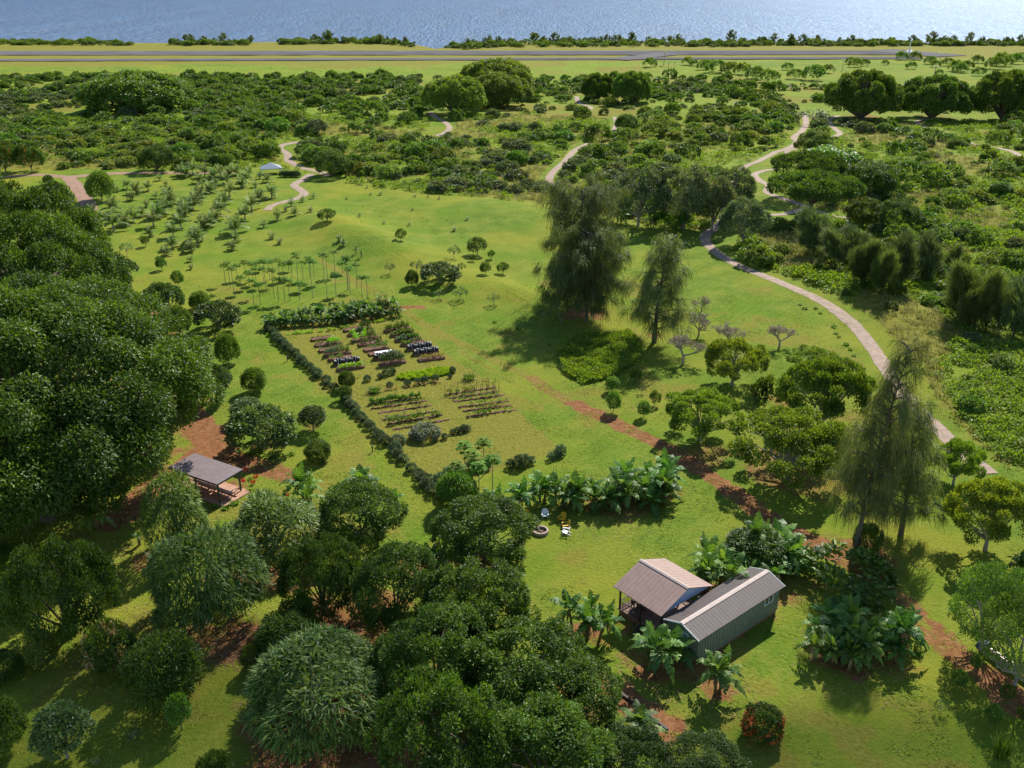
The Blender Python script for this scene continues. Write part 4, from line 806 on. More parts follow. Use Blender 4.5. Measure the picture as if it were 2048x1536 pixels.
for x in (.32, 2.18): mb.bar((x, -Wl / 2 + .4, .70), (x, -Wl / 2 - 1.1, -.05), .06, .2)
st = mb.obj('stairs', M['dwood'], lan)
for x in (.3, 2.2):
    mb = MB(); mb.bar((x, -Wl / 2 + .4, 1.65), (x, -Wl / 2 - 1.0, .95), .07, .05); mb.bar((x, -Wl / 2 - 1.0, .0), (x, -Wl / 2 - 1.0, .97), .07); mb.bar((x, -Wl / 2 + .4, .8), (x, -Wl / 2 + .4, 1.66), .07); mb.obj('handrail', M['tablew'] if x > 1 else M['dwood'], st)
def local(o, p): 
    c, s = cos(o.rotation_euler[2]), sin(o.rotation_euler[2]); return (o.location[0] + p[0] * c - p[1] * s, o.location[1] + p[0] * s + p[1] * c, p[2])
def dtable(loc, rz, label, L=1.5, W_=.85):
    t = empty('dining_table', loc, rz, label=label, cat='table'); MB().box((0, 0, .73), (L, W_, .05)).obj('table_top', M['tablew'], t)
    for sx_ in (-1, 1):
        for sy in (-1, 1): MB().box((sx_ * (L / 2 - .08), sy * (W_ / 2 - .08), .35), (.07, .07, .70)).obj('leg', M['dwood'], t)
def dchair(loc, rz, label, group):
    t = empty('chair', loc, rz, label=label, cat='chair', group=group); MB().box((0, 0, .45), (.45, .45, .05)).obj('seat', M['dwood'], t)
    mb = MB(); mb.box((0, .21, .72), (.45, .04, .5)); mb.obj('backrest', M['dwood'], t)
    for sx_ in (-1, 1):
        for sy in (-1, 1): MB().box((sx_ * .19, sy * .19, .21), (.04, .04, .43)).obj('leg', M['dwood'], t)
dtable(local(lan, (-1.4, -1.2, .85)), lz, 'wooden dining table on the deck under the tan roof')
for k, (x, y, r) in enumerate(((-1.8, -2.0, pi), (-1.0, -2.0, pi), (-1.8, -.4, 0), (-1.0, -.4, 0))):
    dchair(local(lan, (x, y, .85)), lz + r, 'dark chair at the deck table, on the side facing the deck edge' if y < -1 else 'dark chair at the deck table, on the inner side', 'chairs at the outer side of the deck table' if y < -1 else 'chairs at the inner side of the deck table')
# picnic pavilion
a, b, _, L1 = frame((434, 968), (482, 941), 2.9); c, d, _, L2 = frame((300, 890), (417, 903), 2.9)
bz = atan2(b[1] - a[1], b[0] - a[0]); Wp = 4.1; ax = np.array([cos(bz), sin(bz), 0]); ay = np.array([-sin(bz), cos(bz), 0]); Lp = 8.2; a[2] = 0
pav = empty('picnic_shelter', tuple(a), bz, label='open picnic shelter with flat brown metal roof on dark green posts', cat='shelter')
mb = MB(); mb.slab([(-.1, -.1, 2.92), (Wp, -.1, 3.0), (Wp, Lp, 3.0), (-.1, Lp, 2.92)], .08)
for k in range(1, 10): mb.bar((-.1, k * Lp / 10, 2.915), (Wp, k * Lp / 10, 2.995), .03)
mb.obj('roof', simple('grey_brown_roof', (.20, .155, .16), .45, .12, 1), pav)
mb = MB()
for c, d in (((Wp / 2, -.1, 2.80), (Wp + .2, .05, .16)), ((Wp / 2, Lp, 2.80), (Wp + .2, .05, .16)), ((-.12, Lp / 2, 2.78), (.05, Lp + .2, .16)), ((Wp, Lp / 2, 2.82), (.05, Lp + .2, .16))): mb.box(c, d)
mb.obj('fascia', M['greenpost'], pav)
for x in (.3, Wp - .4):
    for y in (.3, Lp / 2, Lp - .4): MB().box((x, y, 1.4), (.17, .17, 2.8)).obj('post', M['greenpost'], pav)
MB().box((Wp / 2, Lp / 2 - .3, .05), (Wp + .3, Lp + 1, .12)).obj('floor', M['conc'], pav)
def ptab(loc, rz, label):
    t = empty('picnic_table', loc, rz, label=label, cat='picnic table'); MB().box((0, 0, .74), (.95, 3.2, .06)).obj('table_top', M['tablew'], t)
    for s in (-1, 1):
        MB().box((s * .78, 0, .44), (.32, 3.2, .05)).obj('bench', M['tablew'], t)
    for y in (-1.2, 0, 1.2):
        mb = MB(); mb.bar((-.25, y, .70), (-.6, y, 0), .07); mb.bar((.25, y, .70), (.6, y, 0), .07); mb.bar((-.85, y, .39), (.85, y, .39), .06); mb.obj('leg', M['dwood'], t)
def lo(o, x, y, z): return local(o, (x, y, z))
ptab(lo(pav, 2.0, 1.3, .115), bz, 'long picnic table at the open end of the brown shelter'); ptab(lo(pav, 2.0, 4.7, .115), bz, 'second picnic table, deep under the brown shelter roof')
# pale hipped canopy by the palms
g = G(543, 347); can = empty('canopy', tuple(g), .35, label='pale blue hipped canopy standing above the young palms', cat='canopy')
can.scale = (.78, .78, .8)
MB().add([(-4.2, -3.2, 2.4), (4.2, -3.2, 2.4), (4.2, 3.2, 2.4), (-4.2, 3.2, 2.4), (0, 0, 4.3), (-4.2, -3.2, 2.2), (4.2, -3.2, 2.2), (4.2, 3.2, 2.2), (-4.2, 3.2, 2.2)], [(0, 1, 4), (1, 2, 4), (2, 3, 4), (3, 0, 4), (0, 5, 6, 1), (1, 6, 7, 2), (2, 7, 8, 3), (3, 8, 5, 0), (8, 7, 6, 5)]).obj('roof', M['canvas'], can)
for x in (-4, 4):
    for y in (-3, 3): MB().box((x, y, 1.1), (.15, .15, 2.25)).obj('post', M['whitep'], can)
# white airport beacon cabin
g = G(1817, 112); t = empty('navigation_hut', (g[0], g[1], g[2]), .2, label='small white hut with a mast beside the runway end', cat='hut')
mb = MB(); mb.box((0, 0, 1.5), (7, 5, 3)); mb.obj('wall', M['whitep'], t); mb = MB(); mb.add([(-3.8, -2.8, 3.02), (3.8, -2.8, 3.02), (3.8, 2.8, 3.02), (-3.8, 2.8, 3.02), (-2, 0, 4.6), (2, 0, 4.6)], [(0, 1, 5, 4), (1, 2, 5), (2, 3, 4, 5), (3, 0, 4), (3, 2, 1, 0)]).obj('roof', M['canvas'], t)
MB().tube([(0, 0, 3), (0, 0, 12)], [.5, .25], 6).obj('mast', M['whitep'], t)
# ------------------------------------------------------------------ lawn chairs and fire pit
def adk(x, y, face, mat, label):
    g = G(x, y); t = empty('lawn_chair', tuple(g), face, label=label, cat='chair')     # the sitter faces local -y
    mb = MB()
    for k in range(5): mb.box((0, -.30 + k * .12, .36 - k * .03), (.52, .11, .025), rx=-.2)
    mb.obj('seat', M[mat], t); mb = MB()
    for k in range(7):
        xx = -.27 + k * .09; hh = .78 - .9 * xx * xx * 1.6; mb.bar((xx * .85, .22, .22), (xx * 1.05, .22 + .34 * hh, .22 + hh * .98), .082, .02)
    mb.bar((-.26, .30, .38), (.26, .30, .38), .05, .03); mb.bar((-.28, .46, .80), (.28, .46, .80), .05, .03); mb.obj('backrest', M[mat], t)
    for s in (-1, 1):
        MB().bar((s * .36, -.38, .56), (s * .36, .38, .58), .13, .03).obj('armrest', M[mat], t)
        mb = MB(); mb.bar((s * .31, -.34, 0), (s * .31, -.34, .55), .05, .09); mb.obj('leg', M[mat], t)
        mb = MB(); mb.bar((s * .29, -.36, .36), (s * .29, .62, .03), .04, .12); mb.obj('leg', M[mat], t)
adk(1090, 1035, .05, 'whitep', 'white slatted lawn chair facing the camera alone at the back of the circle')
adk(1124, 1042, -.5, 'yellow', 'yellow lawn chair facing the fire pit, nearest the banana grove')
adk(1131, 1056, -1.35, 'yellow', 'yellow lawn chair seen side on, right behind the second white chair')
adk(1131, 1068, -1.75, 'whitep', 'white lawn chair seen from the side at the near right of the circle')
adk(1056, 1038, .45, 'yellow', 'yellow lawn chair half hidden by the leafy tree')
g = G(1081, 1065); t = empty('fire_pit', tuple(g), 0, label='round low fire pit of pale stones in the lawn', cat='fire pit'); t.scale = (.85, .85, .85)
mb = MB()
for k in range(20): a_ = k * 2 * pi / 20; mb.box((cos(a_) * .95, sin(a_) * .95, .16), (.26, .27, .32), rz=a_)
for k in range(20): a_ = (k + .5) * 2 * pi / 20; mb.box((cos(a_) * .95, sin(a_) * .95, .39), (.25, .27, .13), rz=a_)
mb.obj('stone_ring', M['stone'], t); mb = MB(); mb.tube([(0, 0, .02), (0, 0, .14)], [.85, .82], 18); mb.obj('ash_bed', M['ash'], t)
mb = MB(); mb.bar((-.4, -.1, .2), (.4, .2, .2), .1); mb.bar((-.2, .4, .22), (.2, -.4, .3), .1); mb.obj('logs', M['wood'], t)
# posts, fence, edging
for x, y, l in ((575, 722, 'small dark marker post on the grass left of the hedge, level with the raised beds'), (745, 904, 'small dark marker post on the grass left of the lower hedge'), (272, 1046, 'dark marker post beside the red path near the strap leaved tree')):
    g = G(x, y); t = empty('marker_post', tuple(g), .3, label=l, cat='post'); MB().box((0, 0, .35), (.12, .12, .8)).obj('post', M['blackm'], t); MB().box((0, -.02, .82), (.26, .2, .16)).obj('cap', M['blackm'], t)
g0, g1 = G(1968, 1307), G(2047, 1362); d = unit((g1 - g0)[None])[0]; t = empty('low_wall', tuple(g0), atan2(d[1], d[0]), label='low wall along the red dirt track at the right edge', cat='wall'); Lw = float(np.linalg.norm(g1 - g0)) + 3
MB().box((Lw / 2, 0, .3), (Lw, .3, .6)).obj('wall', M['stone'], t); MB().box((Lw / 2, 0, .63), (Lw, .4, .06)).obj('coping', M['bedwood'], t)
for k in range(3):
    o = MB().box((1.2 + k * .1, .55 + k * .28, .09), (3.2, .16, .14), rz=.03 * k).obj('plank', M['ridge'], None); o.location = tuple(g0); o.rotation_euler = (0, 0, atan2(d[1], d[0])); tag(o, 'pale plank lying beside the low wall under the feathery tree', 'plank', 'planks beside the low wall')
g = G(1966, 1293); t = empty('tarp_heap', tuple(g), .4, label='dark blue tarp over a small stack at the foot of the feathery tree', cat='tarp'); t.scale = (.7, .7, .7)
mb = MB(); mb.add([(-.9, -.6, 0), (.9, -.6, 0), (.9, .6, 0), (-.9, .6, 0), (-.7, -.3, .75), (.75, -.35, .65), (.65, .4, .7), (-.6, .35, .8)], [(3, 2, 1, 0), (4, 5, 6, 7), (0, 1, 5, 4), (1, 2, 6, 5), (2, 3, 7, 6), (3, 0, 4, 7)]).obj('cover', M['tarp'], t)
g0, g1 = G(1237, 1384), G(1335, 1462); d = g1 - g0; o = MB().bar((0, 0, .1), (d[0], d[1], .1), .2, .22).obj('edging_board', M['dwood'], None); o.location = tuple(g0); tag(o, 'dark timber edging along the red bed near the bottom of the picture', 'edging')
# ------------------------------------------------------------------ raised beds
def plants(t, L, W_, mat, h, dens_=1, name='plants', x0=-1, x1=1, z=.36):
    n = int(150 * dens_ * L * W_ * (x1 - x0) / 2); x = rng.uniform(x0, x1, n) * L / 2 * .94; y = rng.uniform(-1, 1, n) * W_ / 2 * .95
    k = vn(x * 2.2 + rng.random() * 50, y * 2.2 + 3, 9); keep = k > (.25 if dens_ >= 1 else .5); x, y, k = x[keep], y[keep], k[keep]; n = len(x)
    Pn = np.stack([x, y, z + 1.9 * h * k * rng.random(n) ** .5], 1); V, F, rv = leaves(Pn, rnd(n) + [0, 0, .6], rnd(n) * .6 + [0, 0, 1], .26, .17)
    link(name, mesh(name, V, F, [M[mat]], rv=rv), parent=t, kind='stuff')
PB = MB(); PB.box((0, -.64, .17), (4.6, .05, .36)); PB.box((0, .64, .17), (4.6, .05, .36)); PB.box((-2.28, 0, .17), (.05, 1.23, .36)); PB.box((2.28, 0, .17), (.05, 1.23, .36)); fr_me = PB.me('bed_frame', M['bedwood'])
so_me = MB().box((0, 0, .15), (4.5, 1.22, .26)).me('bed_soil', M['soil'])
BEDS = [  # front edge left, right; plants; label
 ((624, 683), (673, 678), [('bright', .15, .15, -1, 1)], 'raised bed of almost bare soil, first of the left column'),
 ((632, 694), (684, 689), [('lettuce', .5, 1, .0, 1), ('bright', .25, .5, -1, 0)], 'raised bed with a bushy bright green right half, second of the left column'),
 ((640, 705), (690, 700), [('scrubC', .35, .5, -1, 1)], 'raised bed with sparse grey green plants, third of the left column'),
 ((650, 715), (703, 708), [('kale', .45, 1, -1, 0), ('bright', .55, 1, 0, 1)], 'raised bed with blue green cabbages and green tops, left column'),
 ((660, 724), (706, 717), [('bright', .3, .6, -1, .3)], 'raised bed behind the netted one in the left column'),
 ((669, 733), (721, 727), 'net', 'raised bed under a black shade tunnel, left column'),
 ((676, 743), (730, 737), [('lettuce', .3, 1.1, -1, 1)], 'raised bed of pale lettuce with bare white hoops, front of the left column'),
 ((689, 664), (745, 658), [('bright', .35, .6, -1, -.1), ('mango', .6, 1, .1, 1)], 'raised bed with dark bushes at its right, first of the middle column'),
 ((698, 674), (748, 668), [('kale', .5, 1, -.5, .2), ('bright', .5, 1.2, .2, 1), ('lettuce', .4, 1, -1, -.5)], 'raised bed mixing blue green and bright green plants, middle column'),
 ((706, 685), (757, 679), [('lettuce', .8, 1.4, -1, .2), ('scrubB', .8, 1.2, .2, 1)], 'raised bed overflowing with yellow green plants, middle column'),
 ((719, 694), (768, 688), 'trellis', 'raised bed with two wooden trellis frames, middle column'),
 ((730, 704), (779, 699), [('bright', .5, .8, -.7, 1)], 'raised bed of loose green plants just before the trellis bed'),
 ((740, 713), (791, 707), 'white', 'raised bed lined with white sheet, middle column'),
 ((750, 722), (799, 715), 'net', 'raised bed under a black shade tunnel, middle column'),
 ((761, 733), (813, 727), [('scrubC', 1.0, 1.6, -1, 1), ('mango', .8, .7, -1, .3)], 'raised bed with tall brownish green herbs, front of the middle column'),
 ((771, 665), (822, 660), [('bright', .6, 1.6, -1, 1)], 'raised bed thick with leafy greens, first of the right column'),
 ((783, 675), (831, 670), [('bright', .4, 1.6, -1, 1)], 'raised bed thick with leafy greens, second of the right column'),
 ((793, 685), (841, 679), [('kale', .3, 1.3, -1, .5), ('bright', .35, 1.2, 0, 1)], 'raised bed of low pale greens, third of the right column'),
 ((805, 694), (851, 688), [('bright', .2, 1.2, -1, -.2), ('scrubC', .4, .8, -.2, 1)], 'raised bed half hidden behind the black tunnel, right column'),
 ((816, 703), (865, 697), 'net', 'raised bed under the upper black shade tunnel of the right column'),
 ((829, 713), (878, 707), 'net', 'raised bed under the lower black shade tunnel of the right column'),
 ((839, 724), (891, 719), [('tan', .3, .5, -.5, .6), ('scrubB', .25, .4, -1, 1)], 'raised bed with a small straw coloured plant, front of the right column')]
ga, gb = G(640, 705), G(851, 688); th0 = []
for a, b, pl, lb in BEDS: A, B_ = G(*a), G(*b); th0.append(atan2(B_[1] - A[1], B_[0] - A[0]))
th = float(np.median(th0)) + .06
for a, b, pl, lb in BEDS:
    A, B_ = G(*a), G(*b); c = (A + B_) / 2 + np.array([-sin(th), cos(th), 0]) * .62; Ls = float(np.linalg.norm(B_ - A)); c[2] = hgt(c[0], c[1])
    t = empty('raised_bed', tuple(c), th, label=lb, cat='raised bed', group='raised beds of the garden plot'); k = min(max(Ls / 4.6, .85), 1.1)
    for nm_, me_ in (('bed_frame', fr_me), ('soil', so_me)): o = link(nm_, me_, parent=t); o.scale = (k, 1, 1)
    L_ = 4.5 * k
    if pl == 'net':
        mb = MB(); n = 9; V = []
        for i in range(13):
            x = -L_ / 2 + L_ * i / 12
            for j in range(n): q = pi * j / (n - 1); V.append((x, -cos(q) * .62, .34 + sin(q) ** .8 * (.72 + .1 * sin(i * 1.7 + j)) - .04 * (i % 3 == 1)))
        mb.add(V, [(i * n + j, (i + 1) * n + j, (i + 1) * n + j + 1, i * n + j + 1) for i in range(12) for j in range(n - 1)] + [tuple(range(n))[::-1], tuple(12 * n + j for j in range(n))]); mb.obj('shade_cloth', M['mesh'], t)
    if pl == 'net' or 'hoops' in lb:
        for i in (-.35, 0, .35) if pl == 'net' else (-.45, -.15, .15, .45): MB().tube([(i * L_, -cos(q) * .65, .3 + sin(q) * .86) for q in np.linspace(0, pi, 9)], .022, 4).obj('hoop', M['pipe'], t)
    elif pl == 'trellis':
        plants(t, L_, 1.2, 'bright', .35, .8)
        for x in (-.32 * L_, .36 * L_):
            mb = MB()
            for s in (-1, 1): mb.bar((x + s * .35, -.5, .3), (x + s * .25, 0, 1.7), .06); mb.bar((x + s * .35, .5, .3), (x + s * .25, 0, 1.7), .06)
            mb.bar((x - .35, 0, 1.7), (x + .35, 0, 1.7), .06); mb.bar((x - .32, -.25, .95), (x + .32, -.25, .95), .04); mb.obj('trellis', M['bedwood'], t)
    elif pl == 'white': MB().box((.35, 0, .32), (L_ * .72, 1.0, .04)).obj('sheet', M['whitep'], t)
    if isinstance(pl, list):
        for m_, h, de, q0, q1 in pl: plants(t, L_, 1.2, m_, h * 1.2, de, x0=q0, x1=q1)
# ------------------------------------------------------------------ garden rows
ROWS = [((736, 809), (844, 795), 'bright', 1.5, .55, 'soil row carrying a full line of green plants, first row of the left block'), ((742, 818), (853, 802), 'bright', .25, .3, 'soil row with scattered seedlings, second row of the left block'), ((755, 827), (863, 811), 'scrubB', .15, .2, 'almost bare soil row, third row of the left block'),
 ((764, 840), (875, 822), 'kale', .3, .3, 'soil row with small pale seedlings, fourth row of the left block'), ((774, 849), (884, 830), 'bright', .8, .6, 'soil row with round green clumps, fifth row of the left block'), ((786, 860), (899, 839), 'bright', .1, .2, 'bare soil row next to the flowering bush'),
 ((890, 790), (990, 775), 'bright', .5, .4, 'soil row under thin bean stakes, first of the right block'), ((900, 797), (998, 783), 'scrubB', .2, .3, 'soil row under thin bean stakes, second of the right block'), ((906, 804), (1008, 790), 'bright', .35, .35, 'soil row with a dark front edge, third of the right block'),
 ((916, 815), (1017, 802), 'bright', .3, .3, 'soil row of small plants, fourth of the right block'), ((926, 823), (1022, 811), 'scrubB', .3, .3, 'soil row of small plants, fifth of the right block'), ((934, 834), (1032, 820), 'bright', .6, .4, 'soil row with green weeds along it, nearest of the right block')]
def soilrow(a, b, w, name='soil_row', **k):
    A, B_ = G(*a), G(*b); d = B_ - A; L_ = float(np.linalg.norm(d)); t = empty(name, tuple((A + B_) / 2), atan2(d[1], d[0]), **k); n = max(6, int(L_ / .4)); V = []
    for i in range(n + 1):
        x = -L_ / 2 + L_ * i / n
        for j, (y, z) in enumerate(((-w / 2, -.02), (-w / 4, .13), (w / 4, .14), (w / 2, -.02))): V.append((x + rng.normal() * .08, y * rng.uniform(.7, 1.3) + rng.normal() * .05, z + rng.normal() * .035 * (z > 0) - (.10 if rng.random() < .15 else 0)))
    MB().add(V, [(i * 4 + j, (i + 1) * 4 + j, (i + 1) * 4 + j + 1, i * 4 + j + 1) for i in range(n) for j in range(3)]).obj('soil', M['soil'], t); return t, L_
for a, b, m_, de, h, lb in ROWS:
    t, L_ = soilrow(a, b, .58, name='garden_row', label=lb, cat='garden row', group='planted soil rows of the garden plot'); plants(t, L_, .55, m_, h, min(de * 1.5, 2), z=.10)
    if 'stakes' in lb:
        mb = MB(); 
        for i in range(9): x = -L_ / 2 + L_ * i / 8; mb.bar((x, 0, 0), (x, 0, 1.7), .045)
        mb.bar((-L_ / 2, 0, 1.6), (L_ / 2, 0, 1.6), .02); mb.obj('stakes', M['dwood'], t)
t, L_ = soilrow((797, 758), (906, 742), .6, name='lettuce_patch', label='long oval patch of bright yellow green leaves in the garden plot', cat='vegetable patch')
n = 5200; a_ = rng.random(n) * 6.28; q = np.sqrt(rng.random(n)); x = np.cos(a_) * q * L_ * .52; y = np.sin(a_) * q * 1.55; Pn = np.stack([x, y, .1 + .45 * vn(x * 1.6, y * 1.6, 3)], 1)
V, F, rv = leaves(Pn, rnd(n) + [0, 0, .5], rnd(n) * .5 + [0, 0, 1], .27, .2); link('leaves', mesh('lettuce', V, F, [M['lettuce']], rv=rv), parent=t)
for k, (a, b, m_, h, lb) in enumerate((((530, 673), (650, 663), 'lettuce', .25, 'low yellow green border row before the left half of the banana row'), ((650, 663), (775, 641), 'lettuce', .25, 'low yellow green border row before the right half of the banana row'), ((700, 757), (790, 744), 'scrubB', .2, 'thin row of small plants between beds and bushes'), ((735, 788), (905, 762), 'tan', .3, 'dotted row of yellowish seedlings across the garden plot'), ((905, 770), (985, 760), 'tan', .3, 'dotted row of yellowish seedlings above the bean stakes'))):
    A, B_ = G(*a), G(*b); d = B_ - A; L_ = float(np.linalg.norm(d)); t = empty('border_row', tuple((A + B_) / 2), atan2(d[1], d[0]), label=lb, cat='plant row'); plants(t, L_, .5, m_, h, .9 if k < 2 else .25, z=.02)
# ------------------------------------------------------------------ plants of the farm (boxes give where each stands on the ground and how large it is)
HB = [(536, 660), (560, 685), (600, 722), (640, 757), (668, 780), None, (690, 800), (722, 838), (748, 868), (768, 888), None, (788, 905), (806, 925), None, (826, 942), (856, 976), (882, 1000)]
pts = []; seg = []
for q in HB + [None]:
    if q is None:
        w_ = np.array([G(*p)[:2] for p in seg])
        for a, b in zip(w_[:-1], w_[1:]):
            n = max(1, int(np.linalg.norm(b - a) / 1.35)); pts += [a + (b - a) * i / n for i in range(n)]
        pts.append(w_[-1]); seg = []
    else: seg.append(q)
for p in pts:
    s = rng.uniform(.85, 1.2); put('hedgebush', (p[0] + rng.normal() * .12, p[1] + rng.normal() * .12, hgt(*p)), (s * 1.1, s * 1.1, s), name='hedge_bush', label='dark green clipped bush in the long hedge beside the garden plot', cat_='bush', group='bushes of the long garden hedge')
w_ = [G(*p)[:2] for p in ((862, 965), (900, 950), (960, 940), (1020, 935), (1080, 925), (1134, 908))]
for a, b in zip(w_[:-1], w_[1:]):
    n = int(np.linalg.norm(b - a) / .85)
    for i in range(n):
        p = a + (b - a) * i / n
        if rng.random() < .12: continue
        s = rng.uniform(.7, 1.35); put('kalebush' if rng.random() < .75 else 'hedgebush', (p[0] + rng.normal() * .15, p[1] + rng.normal() * .2, hgt(*p)), (s, s, s * 1.1), name='border_plant', label='blue green leafy plant in the row closing the near end of the garden plot', cat_='plant', group='blue green row at the near end of the garden plot')
# --- the great trees at the left edge
T_('ficusB', (-215, 345, 206, 640), 'huge dark tree crown at the left edge, farthest of the three giants')
T_('ficusB', (-180, 430, 255, 720), 'huge dark tree crown at the left edge, middle one of the three giants')
T_('ficusB', (-170, 770, 290, 1068), 'lower dark crown of the giant trees near the left edge, over big leaved undergrowth')
T_('ficusA', (-480, 560, 402, 1030), 'enormous spreading tree filling the left edge above the picnic shelter')
# --- strap leaved domes
for t, b, l in (('halaB', (283, 948, 415, 1098), 'round strap leaved tree with a visible trunk beside the picnic shelter'), ('halaA', (293, 1056, 538, 1262), 'large strap leaved dome below the smaller one with the bare trunk'), ('halaA', (451, 982, 648, 1122), 'strap leaved dome right behind the picnic shelter path'),
 ('halaA', (498, 1252, 775, 1512), 'largest strap leaved dome at the bottom of the picture'), ('halaS', (845, 1480, 1010, 1620), 'strap leaved crown cut by the bottom edge')): T_(t, b, l, name='screw_pine', cat_='tree')
